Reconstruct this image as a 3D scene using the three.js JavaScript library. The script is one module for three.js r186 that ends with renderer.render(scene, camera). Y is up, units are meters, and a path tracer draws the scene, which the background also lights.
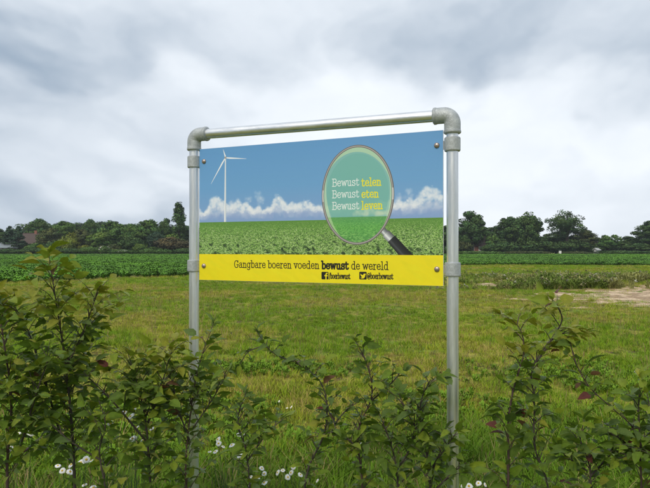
import * as THREE from 'three';
import { mergeGeometries, mergeVertices } from 'three/addons/utils/BufferGeometryUtils.js';
import { RoundedBoxGeometry } from 'three/addons/geometries/RoundedBoxGeometry.js';

// ------------------------------------------------------------------ camera, sky, sun, exposure
const EYE = 1.6, F = 586, CX = 325, HY = 248;               // photo: 650 x 488, focal length in photo pixels, horizon row
const scene = new THREE.Scene();
const camera = new THREE.PerspectiveCamera(2 * Math.atan(244 / F) * 180 / Math.PI, 1024 / 769, 0.05, 3000);
camera.position.set(0, EYE, 0);
camera.rotation.x = Math.atan((HY - 244) / F);
const renderer = new THREE.WebGLRenderer({ antialias: true });
renderer.toneMapping = THREE.LinearToneMapping;
renderer.toneMappingExposure = 1.25;
renderer.shadowMap.enabled = true;

const sun = new THREE.DirectionalLight(0xfff4e4, 1.5);
sun.position.set(-30, 62, 52);
sun.target.position.set(0, 0, -8);
sun.castShadow = true;
sun.shadow.radius = 34;
sun.shadow.mapSize.set(4096, 4096);
Object.assign(sun.shadow.camera, { left: -60, right: 60, top: 60, bottom: -60, near: 1, far: 220 });
scene.add(sun, sun.target);

// ------------------------------------------------------------------ numbers
function rng(seed) { let s = seed | 0; return () => { s = (s + 0x6d2b79f5) | 0; let t = Math.imul(s ^ (s >>> 15), 1 | s); t = (t + Math.imul(t ^ (t >>> 7), 61 | t)) ^ t; return ((t ^ (t >>> 14)) >>> 0) / 4294967296; }; }
const lerp = THREE.MathUtils.lerp, clamp = THREE.MathUtils.clamp, smooth = THREE.MathUtils.smoothstep;
const V = (x, y, z) => new THREE.Vector3(x, y, z);
const hash2 = (x, y, s) => { let h = Math.imul(x, 374761393) ^ Math.imul(y, 668265263) ^ Math.imul(s, 974711); h = Math.imul(h ^ (h >>> 13), 1274126177); return ((h ^ (h >>> 16)) >>> 0) / 4294967296; };
function vnoise(x, y, s = 0, period = 0) {
  const xi = Math.floor(x), yi = Math.floor(y), fx = x - xi, fy = y - yi, u = fx * fx * fx * (fx * (fx * 6 - 15) + 10), v = fy * fy * fy * (fy * (fy * 6 - 15) + 10);
  const w = (a) => period ? ((a % period) + period) % period : a;
  return lerp(lerp(hash2(w(xi), w(yi), s), hash2(w(xi + 1), w(yi), s), u), lerp(hash2(w(xi), w(yi + 1), s), hash2(w(xi + 1), w(yi + 1), s), u), v);
}
function fbm(x, y, s = 0, oct = 5, period = 0) {
  let a = 0.5, sum = 0, tot = 0, p = period;
  for (let k = 0; k < oct; k++) { sum += a * vnoise(x, y, s + k * 17, p); tot += a; a *= 0.5; x *= 2; y *= 2; p *= 2; }
  return sum / tot;
}
const px = (x, y, d) => V((x - CX) / F * d, EYE + (HY - y) / F * d, -d);     // a photo pixel at a given distance

// ------------------------------------------------------------------ sky: a broken overcast layer, all round
function makeSky() {
  const W = 2048, H = 1024, data = new Float32Array(W * H * 4), r = rng(11), deg = 180 / Math.PI;
  const blobs = [];                                       // darker undersides of cloud: azimuth (0 = straight on), elevation, half widths, depth
  const at = (x, y, rx, ry, a) => { const az = Math.atan((x - CX) / F) * deg; blobs.push([az, Math.atan((HY - y) / F * Math.cos(az / deg)) * deg, rx / F * deg, ry / F * deg, a]); };
  at(20, 42, 120, 38, 0.95); at(-90, 30, 140, 60, 0.8); at(195, 66, 88, 16, 0.55); at(130, 82, 60, 12, 0.3); at(172, 126, 34, 20, 0.28); at(110, 170, 70, 8, 0.2);
  at(430, 22, 190, 30, 0.95); at(520, 52, 90, 18, 0.85); at(480, 74, 60, 12, 0.5); at(310, 30, 22, 14, 0.35); at(615, 66, 60, 20, 0.4); at(610, 130, 18, 8, 0.18); at(740, 40, 140, 50, 0.7);
  at(20, 214, 190, 20, 0.30); at(140, 218, 120, 14, 0.24); at(-150, 205, 160, 26, 0.4); at(560, 190, 160, 14, 0.16); at(330, -70, 300, 50, 0.6);
  for (let k = 0; k < 170; k++) {                         // the same kind of cloud over the rest of the dome
    const az = r() * 360 - 180, el = r() * r() * 88 + 1, big = 4 + r() * 12;
    if (Math.abs(az) < 40 && el < 26) continue;
    blobs.push([az, el, big * (0.9 + r()) / Math.max(0.3, Math.cos(el / deg)), big * 0.4, 0.25 + r() * 0.7]);
  }
  for (let j = 0; j < H; j++) for (let i = 0; i < W; i++) {
    const o = (j * W + i) * 4, el = ((j + 0.5) / H - 0.5) * 180, az0 = ((i + 0.5) / W - 0.5) * 360;
    const th = az0 / deg, ce = Math.cos(el / deg), dx = ce * Math.cos(th), dz = ce * Math.sin(th), dy = Math.sin(el / deg);
    if (dy <= 0) { data[o] = 0.5; data[o + 1] = 0.54; data[o + 2] = 0.58; data[o + 3] = 1; continue; }
    const k = 1 / (dy + 0.34), u = dx * k, v = dz * k;
    const q1 = dx + dz * 0.37, q2 = dy * 2.1 - dz * 0.53;
    const w1 = fbm(q1 * 7 + 19, q2 * 6 + 14, 1, 6) - 0.5, w2 = fbm(q1 * 7 + 41, q2 * 6 + 27, 2, 6) - 0.5;
    const az = Math.atan2(dx, -dz) * deg, A = az + w1 * 17, E = el + w2 * 8.5;
    let dark = 0;
    for (const b of blobs) {
      let da = A - b[0]; if (da > 180) da -= 360; else if (da < -180) da += 360;
      const q = (da / b[2]) ** 2 + ((E - b[1]) / b[3]) ** 2;
      if (q < 6) dark += b[4] * Math.exp(-q * 0.9);
    }
    dark = 1 - Math.exp(-dark * 1.1);
    const fine = 0.45 * fbm(u * 4.6 + w1 * 2, v * 4.6 + w2 * 2, 5, 6) + 0.55 * fbm(q1 * 7 + w1 * 1.2 + 50, q2 * 7 + w2 * 1.2 + 50, 6, 6), veil = fbm(u * 0.9 + 3, v * 0.9 + 8, 8, 4);
    const s = clamp(dark * (0.7 + 0.9 * (fine - 0.32)) + (fine - 0.5) * 0.34 + (veil - 0.5) * 0.16 + 0.02, -0.06, 1);
    data[o] = lerp(0.77, 0.275, s); data[o + 1] = lerp(0.815, 0.350, s); data[o + 2] = lerp(0.865, 0.445, s); data[o + 3] = 1;
  }
  const t = new THREE.DataTexture(data, W, H, THREE.RGBAFormat, THREE.FloatType);
  t.mapping = THREE.EquirectangularReflectionMapping; t.magFilter = t.minFilter = THREE.LinearFilter; t.needsUpdate = true;
  return t;
}
scene.background = makeSky();
scene.environment = scene.background;
scene.fog = new THREE.FogExp2(0xdfe7ee, 0.0003);

// ------------------------------------------------------------------ helpers for objects
const used = {};
const numbered = (n) => { const k = used[n] = (used[n] ?? -1) + 1; return k ? n + '_' + String(k).padStart(3, '0') : n; };
function tag(o, label, category, group, kind) { if (label) o.userData.label = label; if (category) o.userData.category = category; if (group) o.userData.group = group; if (kind) o.userData.kind = kind; return o; }
function thing(name, label, category, pos, group) { const g = new THREE.Group(); g.name = numbered(name); g.position.copy(pos); scene.add(g); return tag(g, label, category, group); }
function part(parent, name, geo, mat) { const m = new THREE.Mesh(geo, mat); m.name = name; m.castShadow = m.receiveShadow = true; parent.add(m); return m; }
function top(name, geo, mat, kind) { const m = new THREE.Mesh(geo, mat); m.name = numbered(name); m.castShadow = m.receiveShadow = true; m.userData.kind = kind; scene.add(m); return m; }
function geoFrom(pos, idx, uv, col) {
  const g = new THREE.BufferGeometry();
  g.setAttribute('position', new THREE.Float32BufferAttribute(pos, 3));
  if (uv) g.setAttribute('uv', new THREE.Float32BufferAttribute(uv, 2));
  if (col) g.setAttribute('color', new THREE.Float32BufferAttribute(col, 3));
  if (idx) g.setIndex(idx);
  g.computeVertexNormals();
  return g;
}
const std = (o) => new THREE.MeshStandardMaterial(o);
const lin = (r, g, b) => new THREE.Color().setRGB(r, g, b);
function tex(size, f, srgb = true) {
  const d = new Uint8Array(size * size * 4);
  for (let y = 0; y < size; y++) for (let x = 0; x < size; x++) { const c = f(x / size, y / size), o = (y * size + x) * 4; for (let k = 0; k < 3; k++) d[o + k] = clamp(c[k], 0, 255); d[o + 3] = 255; }
  const t = new THREE.DataTexture(d, size, size, THREE.RGBAFormat);
  t.wrapS = t.wrapT = THREE.RepeatWrapping; t.magFilter = THREE.LinearFilter; t.minFilter = THREE.LinearMipmapLinearFilter; t.generateMipmaps = true;
  if (srgb) t.colorSpace = THREE.SRGBColorSpace;
  t.needsUpdate = true; return t;
}
const mixc = (a, b, t) => a.map((v, i) => v + (b[i] - v) * t);
function tube(points, r0, r1, sides = 6, segs = 10) {         // tapered tube through points
  const c = new THREE.CatmullRomCurve3(points), fr = c.computeFrenetFrames(segs, false), pos = [], idx = [], uv = [];
  for (let i = 0; i <= segs; i++) {
    const t = i / segs, p = c.getPoint(t), r = lerp(r0, r1, t);
    for (let j = 0; j <= sides; j++) {
      const a = j / sides * Math.PI * 2, q = p.clone().addScaledVector(fr.normals[i], Math.cos(a) * r).addScaledVector(fr.binormals[i], Math.sin(a) * r);
      pos.push(q.x, q.y, q.z); uv.push(j / sides, t);
      if (i < segs && j < sides) { const b = i * (sides + 1) + j; idx.push(b, b + 1, b + sides + 1, b + 1, b + sides + 2, b + sides + 1); }
    }
  }
  return geoFrom(pos, idx, uv);
}

// ------------------------------------------------------------------ the ground
const cropEdge = [[-200, 10], [-60, -12], [-15, -26.5], [-7.9, -33.5], [2, -44], [13, -55], [30, -53], [70, -47], [260, -20]];
function cropZ(x) { for (let i = 1; i < cropEdge.length; i++) if (x <= cropEdge[i][0]) { const [a, b] = [cropEdge[i - 1], cropEdge[i]]; return lerp(a[1], b[1], (x - a[0]) / (b[0] - a[0])); } return -20; }
const sandC = V(13.9, 0, -18.3);
function sandMask(x, z) {                                    // above 0: bare sand
  const w = fbm(x * 0.9, z * 0.9, 61, 4) - 0.5, w2 = fbm(x * 3.3, z * 3.3, 62, 3) - 0.5;
  const main = 1 - Math.hypot((x - sandC.x) / 7.4, (z - sandC.z) / 4.9);
  const c = clamp(((x - 7.0) * 1.5 + (z + 21) * 4.2) / (1.5 * 1.5 + 4.2 * 4.2), 0, 1), streak = 1 - Math.hypot(x - 7.0 - c * 1.2, (z + 25 - c * 6.5) * 0.5) / 0.55;
  return Math.max(main, streak * 0.45) + w * 0.6 + w2 * 0.3;
}
function height(x, z) {
  const bank = 0.2 * Math.exp(-(((z + 24.5 - (x - 12) * 0.05) / 1.7) ** 2)) * smooth(x, 6.5, 9.5);
  return (fbm(x * 0.35 + 50, z * 0.35 + 50, 21, 3) - 0.5) * 0.16 * smooth(-z, 3, 9) + (fbm(x * 1.7, z * 1.7, 22, 3) - 0.5) * 0.05 + bank - 0.06 * smooth(sandMask(x, z), 0, 0.6);
}
{
  const N = 260, pos = [], idx = [], uv = [], warp = (t) => Math.sign(t) * (Math.abs(t) * 30 + 1370 * Math.pow(Math.abs(t), 6));
  for (let j = 0; j <= N; j++) for (let i = 0; i <= N; i++) {
    const x = warp(i / N * 2 - 1), z = warp(j / N * 2 - 1) - 14, far = Math.hypot(x, z);
    pos.push(x, far < 200 ? height(x, z) : 0, z); uv.push(x, z);
    if (i < N && j < N) { const a = j * (N + 1) + i; idx.push(a, a + N + 1, a + 1, a + 1, a + N + 1, a + N + 2); }
  }
  const t = tex(1024, (u, v) => {
    const a = fbm(u * 8, v * 8, 31, 6, 8), b = fbm(u * 40, v * 40, 32, 4, 40), c = fbm(u * 160, v * 160, 33, 2, 160);
    let k = mixc([104, 124, 30], [144, 138, 52], smooth(a, 0.38, 0.62));
    k = mixc(k, [70, 55, 36], smooth(b, 0.52, 0.72) * 0.8);
    return k.map((q) => q * (0.7 + 0.6 * c));
  });
  t.repeat.set(1 / 6.3, 1 / 6.3);
  const bump = tex(512, (u, v) => { const q = 255 * fbm(u * 60, v * 60, 35, 4, 60); return [q, q, q]; }, false);
  bump.repeat.set(1 / 1.7, 1 / 1.7);
  top('ground', geoFrom(pos, idx, uv), std({ map: t, bumpMap: bump, bumpScale: 0.03, roughness: 1 }), 'structure');
}
{ // bare sand, with a ragged edge, 1 cm over the ground
  const pos = [], idx = [], uv = [], nx = 150, nz = 110, id = [];
  const X = (i) => 5.0 + i * 0.125, Z = (j) => -26.5 + j * 0.13;
  for (let j = 0; j <= nz; j++) for (let i = 0; i <= nx; i++) { const x = X(i), z = Z(j), m = sandMask(x, z); id.push(m); pos.push(x, height(x, z) + 0.012 + 0.02 * (fbm(x * 4, z * 4, 71, 3) - 0.5), z); uv.push(x, z); }
  for (let j = 0; j < nz; j++) for (let i = 0; i < nx; i++) { const a = j * (nx + 1) + i, b = a + 1, c = a + nx + 1, d = c + 1; if (id[a] > 0.02 && id[b] > 0.02 && id[c] > 0.02) idx.push(a, c, b); if (id[b] > 0.02 && id[c] > 0.02 && id[d] > 0.02) idx.push(b, c, d); }
  const t = tex(512, (u, v) => { const a = fbm(u * 10, v * 10, 41, 5, 10), b = fbm(u * 70, v * 70, 42, 3, 70); return mixc([206, 182, 150], [160, 136, 106], smooth(a, 0.35, 0.65)).map((q) => q * (0.8 + 0.4 * b)); });
  t.repeat.set(1 / 3.1, 1 / 3.1);
  const bump = tex(256, (u, v) => { const q = 255 * fbm(u * 24, v * 24, 44, 4, 24); return [q, q, q]; }, false);
  bump.repeat.set(1 / 1.3, 1 / 1.3);
  top('sand_patch', geoFrom(pos, idx, uv), std({ map: t, bumpMap: bump, bumpScale: 0.04, roughness: 1 }), 'structure');
}

// ------------------------------------------------------------------ the sign: pipe frame with a printed panel
const W_P = 1.207, H_P = 0.647, DIR = V(1.1108, 0, 0.472).normalize();
const panelL = V(-0.6204, 0, -2.897), panelMid = panelL.clone().addScaledVector(DIR, W_P / 2);
const yTop = EYE + 0.489, yBot = yTop - H_P;
// print position (0..1, 0..1 from the top left) of a point of the photographed panel
function P(x, y) { const t = (x - 199.5) / 244, u = t * 1.195 / (1 + 0.195 * t), y0 = 149 - 18.5 * t, y1 = 280 + 6 * t; return [u * 2048, (y - y0) / (y1 - y0) * 1107]; }

const GLYPH = {
  n: [53, 'M4 0 L22 0 M13 0 L13 48 M4 48 L13 48 M13 34 C18 50 40 52 40 34 L40 0 M31 0 L49 0'],
  e: [49, 'M8 26 L42 26 C42 42 34 49 25 49 C14 49 7 38 7 25 C7 10 15 1 26 1 C34 1 40 5 43 11'],
  a: [51, 'M11 40 C14 47 20 49 26 49 C34 49 37 44 37 36 L37 8 C37 3 40 1 47 1 M37 28 C20 30 8 26 8 13 C8 4 14 0 20 0 C28 0 34 5 37 10'],
  g: [53, 'M39 48 L51 48 M39 48 L39 -8 C39 -18 32 -21 24 -21 C16 -21 11 -18 9 -13 M39 25 C39 42 32 49 24 49 C13 49 7 38 7 25 C7 11 14 2 24 2 C32 2 39 9 39 25'],
  b: [51, 'M2 74 L12 74 L12 1 M12 25 C12 42 20 49 28 49 C39 49 45 38 45 25 C45 10 38 0 28 0 C19 0 12 8 12 25'],
  r: [41, 'M3 0 L27 0 M14 0 L14 48 M4 48 L14 48 M14 30 C18 44 26 50 37 46'],
  o: [52, 'M26 49 C38 49 45 38 45 25 C45 11 38 0 26 0 C14 0 7 11 7 25 C7 38 14 49 26 49'],
  v: [49, 'M2 48 L18 48 M10 48 L25 1 L40 48 M33 48 L48 48'],
  d: [54, 'M30 74 L40 74 L40 0 L50 0 M40 25 C40 42 33 49 24 49 C13 49 7 38 7 25 C7 10 14 0 24 0 C33 0 40 8 40 25'],
  w: [70, 'M2 48 L16 48 M9 48 L22 1 L35 46 L48 1 L61 48 M54 48 L68 48'],
  u: [53, 'M3 48 L12 48 L12 14 C12 4 17 0 23 0 C32 0 39 8 39 16 M30 48 L39 48 L39 0 L49 0'],
  s: [48, 'M38 36 L38 47 M38 38 C36 46 31 49 24 49 C16 49 10 45 10 37 C10 21 41 31 41 13 C41 4 33 0 25 0 C17 0 10 4 8 12 M8 1 L8 13'],
  t: [41, 'M14 64 L14 12 C14 3 19 0 25 0 C31 0 35 3 37 9 M3 48 L34 48'],
  l: [31, 'M5 74 L15 74 L15 0 M4 0 L27 0'],
  B: [59, 'M3 70 L32 70 C44 70 49 64 49 54 C49 44 43 38 32 38 L13 38 M32 38 C46 38 53 31 53 20 C53 7 45 0 32 0 L3 0 M13 70 L13 0'],
  G: [62, 'M50 52 L50 70 M50 54 C46 66 39 71 30 71 C14 71 6 56 6 35 C6 14 14 -1 30 -1 C42 -1 50 6 50 16 L50 30 M36 30 L58 30'],
  '/': [30, 'M4 -8 L26 74'], ' ': [26, ''],
  '@': [64, 'M38 18 C30 10 18 14 18 28 C18 42 32 46 38 36 L40 20 C44 10 56 18 56 34 C56 56 44 68 30 68 C12 68 4 50 4 30 C4 8 16 -6 32 -6 C40 -6 46 -4 50 0'],
};
function write(c, text, x, y, wide, capH, color, weight) {        // letters drawn as strokes with slab feet; (x, y) = baseline start, wide = run length
  const total = [...text].reduce((s, ch) => s + GLYPH[ch][0], 0), sx = wide / total, sy = capH / 72;
  c.strokeStyle = color; c.lineWidth = weight; c.lineCap = 'square'; c.lineJoin = 'round';
  let at = x;
  for (const ch of text) {
    const n = GLYPH[ch][1].split(/([MLC])/).filter((q) => q.trim());
    c.beginPath();
    for (let i = 0; i < n.length; i += 2) {
      const a = n[i + 1].trim().split(/\s+/).map(Number).map((q, k) => k % 2 ? y - q * sy : at + q * sx);
      if (n[i] === 'M') c.moveTo(...a); else if (n[i] === 'L') c.lineTo(...a); else c.bezierCurveTo(...a);
    }
    c.stroke();
    at += GLYPH[ch][0] * sx;
  }
}
function printTexture() {
  const cv = document.createElement('canvas'); cv.width = 2048; cv.height = 1107;
  const c = cv.getContext('2d'), r = rng(5);
  const hz = 0.561 * 1107, band = 0.803 * 1107;
  let g = c.createLinearGradient(0, 0, 0, hz); g.addColorStop(0, '#639dd3'); g.addColorStop(0.55, '#6ea5d6'); g.addColorStop(1, '#88a8d6');
  c.fillStyle = g; c.fillRect(0, 0, 2048, hz + 2);
  // cumulus along the printed horizon
  const puff = (x, y, rad, col, a) => { const q = c.createRadialGradient(x, y, 0, x, y, rad); q.addColorStop(0, `rgba(${col},${a})`); q.addColorStop(0.55, `rgba(${col},${a * 0.6})`); q.addColorStop(1, `rgba(${col},0)`); c.fillStyle = q; c.fillRect(x - rad, y - rad, rad * 2, rad * 2); };
  const topOf = (x) => 150 * Math.max(0.05, fbm(x / 150 + 2, 0.5, 77, 5) * 2.3 - 0.5) * (0.35 + 0.65 * smooth(Math.abs(x - 640 - 700), 100, 500)) + 14;
  for (let k = 0; k < 2600; k++) { const x = r() * 2048, h = topOf(x) * (0.05 + 0.95 * r()); puff(x, hz - 34 - h, 9 + r() * 20, h > topOf(x) * 0.5 ? '236,240,247' : '196,208,232', 0.32); }
  for (let k = 0; k < 420; k++) puff(r() * 2048, hz - 16 - r() * 44, 16 + r() * 26, '142,168,214', 0.2);
  for (const [x, h] of [[310, 140], [470, 165], [560, 200], [590, 165], [1725, 150], [1800, 180], [1950, 165]]) for (let k = 0; k < 26; k++) puff(x + (r() - 0.5) * 50 + (k - 13) * 0.8, hz - h + (r() - 0.5) * 70, 8 + r() * 16, '222,230,243', 0.13);
  for (let k = 0; k < 900; k++) { const x = r() * 2048; puff(x, hz - 34 - topOf(x) * (0.35 + 0.72 * r()), 4 + r() * 10, '246,245,250', 0.26); }
  // crop in rows of leaves, larger towards the bottom
  g = c.createLinearGradient(0, hz, 0, band); g.addColorStop(0, '#5f8f38'); g.addColorStop(0.3, '#64943a'); g.addColorStop(1, '#4a742c');
  c.fillStyle = g; c.fillRect(0, hz, 2048, band - hz + 1);
  for (let k = 0; k < 30000; k++) {
    const t = Math.pow(k / 30000, 0.75), y = hz + 3 + t * (band - hz), s = 1.5 + t * 7.5, x = r() * 2048, q = r();
    c.fillStyle = q < 0.17 + 0.1 * t ? '#2f4d22' : q < 0.36 ? '#5d8a38' : q < 0.64 ? '#83ab52' : q < 0.87 ? '#a0c26c' : '#bdd594';
    c.beginPath(); c.ellipse(x, y, s * (0.6 + r() * 0.6), s * (0.28 + r() * 0.35), (r() - 0.5) * 2, 0, 7); c.fill();
  }
  for (let k = 0; k < 90; k++) { const x = r() * 2048, y = band - r() * r() * 120; c.fillStyle = 'rgba(22,40,18,0.55)'; c.beginPath(); c.ellipse(x, y, 8 + r() * 16, 4 + r() * 8, r(), 0, 7); c.fill(); }
  // wind turbine
  const hub = P(225.5, 157.5), foot = P(225.2, 222), poly = (pts, col) => { c.fillStyle = col; c.beginPath(); pts.forEach((p, i) => i ? c.lineTo(...p) : c.moveTo(...p)); c.closePath(); c.fill(); };
  poly([[hub[0] - 5, hub[1]], [hub[0] + 5, hub[1]], [foot[0] + 10, foot[1]], [foot[0] - 10, foot[1]]], '#eef0f2');
  poly([[hub[0] + 1, hub[1]], [hub[0] + 5, hub[1]], [foot[0] + 10, foot[1]], [foot[0] + 3, foot[1]]], '#ccd5de');
  for (const [x, y] of [[223.2, 149.2], [246.5, 158.6], [211, 184]]) {
    const e = P(x, y), dx = e[0] - hub[0], dy = e[1] - hub[1], L = Math.hypot(dx, dy), nx = -dy / L, ny = dx / L;
    poly([[hub[0] + nx * 4, hub[1] + ny * 4], [hub[0] + dx * 0.2 + nx * 8, hub[1] + dy * 0.2 + ny * 8], [e[0] + nx, e[1] + ny], [e[0] - nx, e[1] - ny], [hub[0] + dx * 0.2 - nx * 5, hub[1] + dy * 0.2 - ny * 5], [hub[0] - nx * 4, hub[1] - ny * 4]], '#f3f4f5');
  }
  c.fillStyle = '#a8a29a'; c.beginPath(); c.arc(hub[0], hub[1], 10, 0, 7); c.fill();
  // magnifying glass
  const gc = P(358.2, 195), gl = P(322, 195)[0], gr = P(394.5, 195)[0], gt = P(358, 145)[1], gb = P(358, 245)[1];
  const rx = (gr - gl) / 2, ry = (gb - gt) / 2, ox = (gl + gr) / 2, oy = (gt + gb) / 2;
  const h0 = P(381, 228), h1 = P(386, 233.5), h2 = P(391.5, 239), h3 = P(414, 264);
  const bar = (a, b, w0, w1, stops) => {
    const L = Math.hypot(b[0] - a[0], b[1] - a[1]), nx = -(b[1] - a[1]) / L, ny = (b[0] - a[0]) / L, q = c.createLinearGradient(a[0] + nx * w0, a[1] + ny * w0, a[0] - nx * w0, a[1] - ny * w0);
    stops.forEach(([s, col]) => q.addColorStop(s, col)); c.fillStyle = q; c.beginPath();
    c.moveTo(a[0] + nx * w0, a[1] + ny * w0); c.lineTo(b[0] + nx * w1, b[1] + ny * w1); c.lineTo(b[0] - nx * w1, b[1] - ny * w1); c.lineTo(a[0] - nx * w0, a[1] - ny * w0); c.closePath(); c.fill();
  };
  bar(h0, h1, 24, 24, [[0, '#6e7276'], [0.3, '#e8eaec'], [0.55, '#9a9fa4'], [1, '#505356']]);
  bar(h1, h2, 33, 33, [[0, '#7d8185'], [0.35, '#f2f3f4'], [0.6, '#a4a8ac'], [1, '#4b4e51']]);
  bar(h2, h3, 36, 42, [[0, '#17181a'], [0.3, '#4a4d50'], [0.45, '#2a2c2e'], [1, '#0c0d0e']]);
  c.save(); c.beginPath(); c.ellipse(ox, oy, rx, ry, 0, 0, 7); c.clip();
  c.fillStyle = 'rgba(138,194,174,0.80)'; c.fillRect(gl, gt, rx * 2, ry * 2);
  c.fillStyle = 'rgba(108,178,166,0.5)'; c.beginPath(); c.ellipse(ox, oy - 10, rx * 0.86, ry * 0.8, 0, 0, 7); c.fill();
  const lh = P(358, 217)[1];
  g = c.createLinearGradient(0, lh, 0, gb); g.addColorStop(0, 'rgba(88,158,82,0.9)'); g.addColorStop(0.4, 'rgba(104,178,74,0.9)'); g.addColorStop(1, 'rgba(126,184,104,0.9)');
  c.fillStyle = g; c.fillRect(gl, lh, rx * 2, gb - lh);
  for (let k = 0; k < 2600; k++) { const t = r(), y = lh + t * (gb - lh); c.fillStyle = ['rgba(70,140,60,0.35)', 'rgba(150,205,110,0.3)', 'rgba(60,120,55,0.3)'][k % 3]; c.beginPath(); c.ellipse(gl + r() * rx * 2, y, 3 + t * 8, 1.5 + t * 3.5, r() - 0.5, 0, 7); c.fill(); }
  for (let k = 0; k < 120; k++) puff(ox - rx * 0.1 + r() * rx * 0.95, lh - 14 - r() * r() * 70, 10 + r() * 16, '214,226,196', 0.16);
  const crescent = (a0, a1, thick, col) => { c.fillStyle = col; c.beginPath(); c.ellipse(ox, oy, rx * 0.955, ry * 0.965, 0, a0, a1); const n = 24; for (let k = 0; k <= n; k++) { const a = lerp(a1, a0, k / n), w = 1 - thick * Math.sin(Math.PI * k / n); c.lineTo(ox + Math.cos(a) * rx * 0.955 * w, oy + Math.sin(a) * ry * 0.965 * w); } c.closePath(); c.fill(); };
  crescent(3.6, 6.2, 0.11, 'rgba(206,226,180,0.6)');
  crescent(2.0, 3.7, 0.11, 'rgba(214,232,190,0.55)');
  crescent(5.7, 7.1, 0.07, 'rgba(214,232,190,0.5)');
  c.restore();
  c.lineWidth = 19; c.strokeStyle = '#6f6a66'; c.beginPath(); c.ellipse(ox, oy, rx - 9, ry - 9, 0, 0, 7); c.stroke();
  c.lineWidth = 6; c.strokeStyle = '#b9b5b0'; c.beginPath(); c.ellipse(ox - 1, oy - 1, rx - 10, ry - 10, 0, 0, 7); c.stroke();
  c.lineWidth = 8; c.strokeStyle = '#e8e6e2'; c.beginPath(); c.ellipse(ox, oy, rx - 9, ry - 9, 0, -0.12, 0.12); c.stroke(); c.beginPath(); c.ellipse(ox, oy, rx - 9, ry - 9, 0, 3.02, 3.26); c.stroke();
  // words in the glass
  for (const [y, w0, w1, end] of [[186.6, 'Bewust', 'telen', 381.5], [198.2, 'Bewust', 'eten', 379], [209.8, 'Bewust', 'leven', 383]]) {
    const a = P(332.3, y), m = P(359.5, y - 0.3), b = P(361.6, y - 0.3), e = P(end, y - 0.5);
    write(c, w0, a[0], a[1], m[0] - a[0], 58, '#f4f7f4', 5); write(c, w1, b[0], b[1], e[0] - b[0], 58, '#f3e51c', 7.5);
  }
  // yellow band
  c.fillStyle = '#f3e00a'; c.fillRect(0, band, 2048, 1107 - band);
  for (let k = 0; k < 260; k++) { c.fillStyle = `rgba(${r() < 0.5 ? '255,240,60' : '205,186,10'},0.035)`; c.beginPath(); c.ellipse(r() * 2048, band + 22 + r() * 200, 30 + r() * 60, 12 + r() * 10, r(), 0, 7); c.fill(); }
  const A = P(234.3, 267.6), B0 = P(319.5, 267.9), B1 = P(321, 268), C0 = P(348.8, 268.2), D0 = P(351.3, 268.3), D1 = P(388.8, 268.8);
  write(c, 'Gangbare boeren voeden', A[0], A[1], B0[0] - A[0], 57, '#1e1a06', 6.5);
  write(c, 'bewust', B1[0] + 6, A[1], C0[0] - B1[0] - 6, 57, '#141205', 12);
  write(c, 'de wereld', D0[0], A[1], D1[0] - D0[0], 57, '#1e1a06', 6.5);
  // two square icons with their account names
  const icon = (x) => { const p = P(x, 276); c.fillStyle = '#14130a'; c.beginPath(); c.roundRect(p[0] - 29, p[1] - 31, 58, 58, 7); c.fill(); return p; };
  let p = icon(325.2);
  c.strokeStyle = '#f3e00a'; c.lineWidth = 10; c.lineCap = 'butt'; c.beginPath(); c.moveTo(p[0] + 8, p[1] + 27); c.lineTo(p[0] + 8, p[1] - 8); c.quadraticCurveTo(p[0] + 8, p[1] - 21, p[0] + 22, p[1] - 20); c.moveTo(p[0] - 5, p[1] - 2); c.lineTo(p[0] + 22, p[1] - 2); c.stroke();
  let e = P(350.5, 276); write(c, '/boerbewust', p[0] + 34, p[1] + 20, e[0] - p[0] - 34, 42, '#1a1708', 6);
  p = icon(363.2);
  c.fillStyle = '#f3e00a'; c.beginPath(); c.moveTo(p[0] - 22, p[1] + 14); c.quadraticCurveTo(p[0] - 10, p[1] + 14, p[0] - 6, p[1] + 9); c.quadraticCurveTo(p[0] - 22, p[1] + 2, p[0] - 20, p[1] - 18);
  c.quadraticCurveTo(p[0] - 10, p[1] - 6, p[0] + 1, p[1] - 6); c.quadraticCurveTo(p[0] + 2, p[1] - 20, p[0] + 14, p[1] - 17); c.lineTo(p[0] + 23, p[1] - 17); c.quadraticCurveTo(p[0] + 22, p[1] - 9, p[0] + 18, p[1] - 7); c.quadraticCurveTo(p[0] + 16, p[1] + 22, p[0] - 8, p[1] + 20); c.quadraticCurveTo(p[0] - 16, p[1] + 19, p[0] - 22, p[1] + 14); c.fill();
  e = P(393.5, 276); write(c, '@boerbewust', p[0] + 34, p[1] + 20, e[0] - p[0] - 34, 42, '#1a1708', 6);
  const t = new THREE.CanvasTexture(cv); t.colorSpace = THREE.SRGBColorSpace; t.anisotropy = 8; return t;
}
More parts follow.
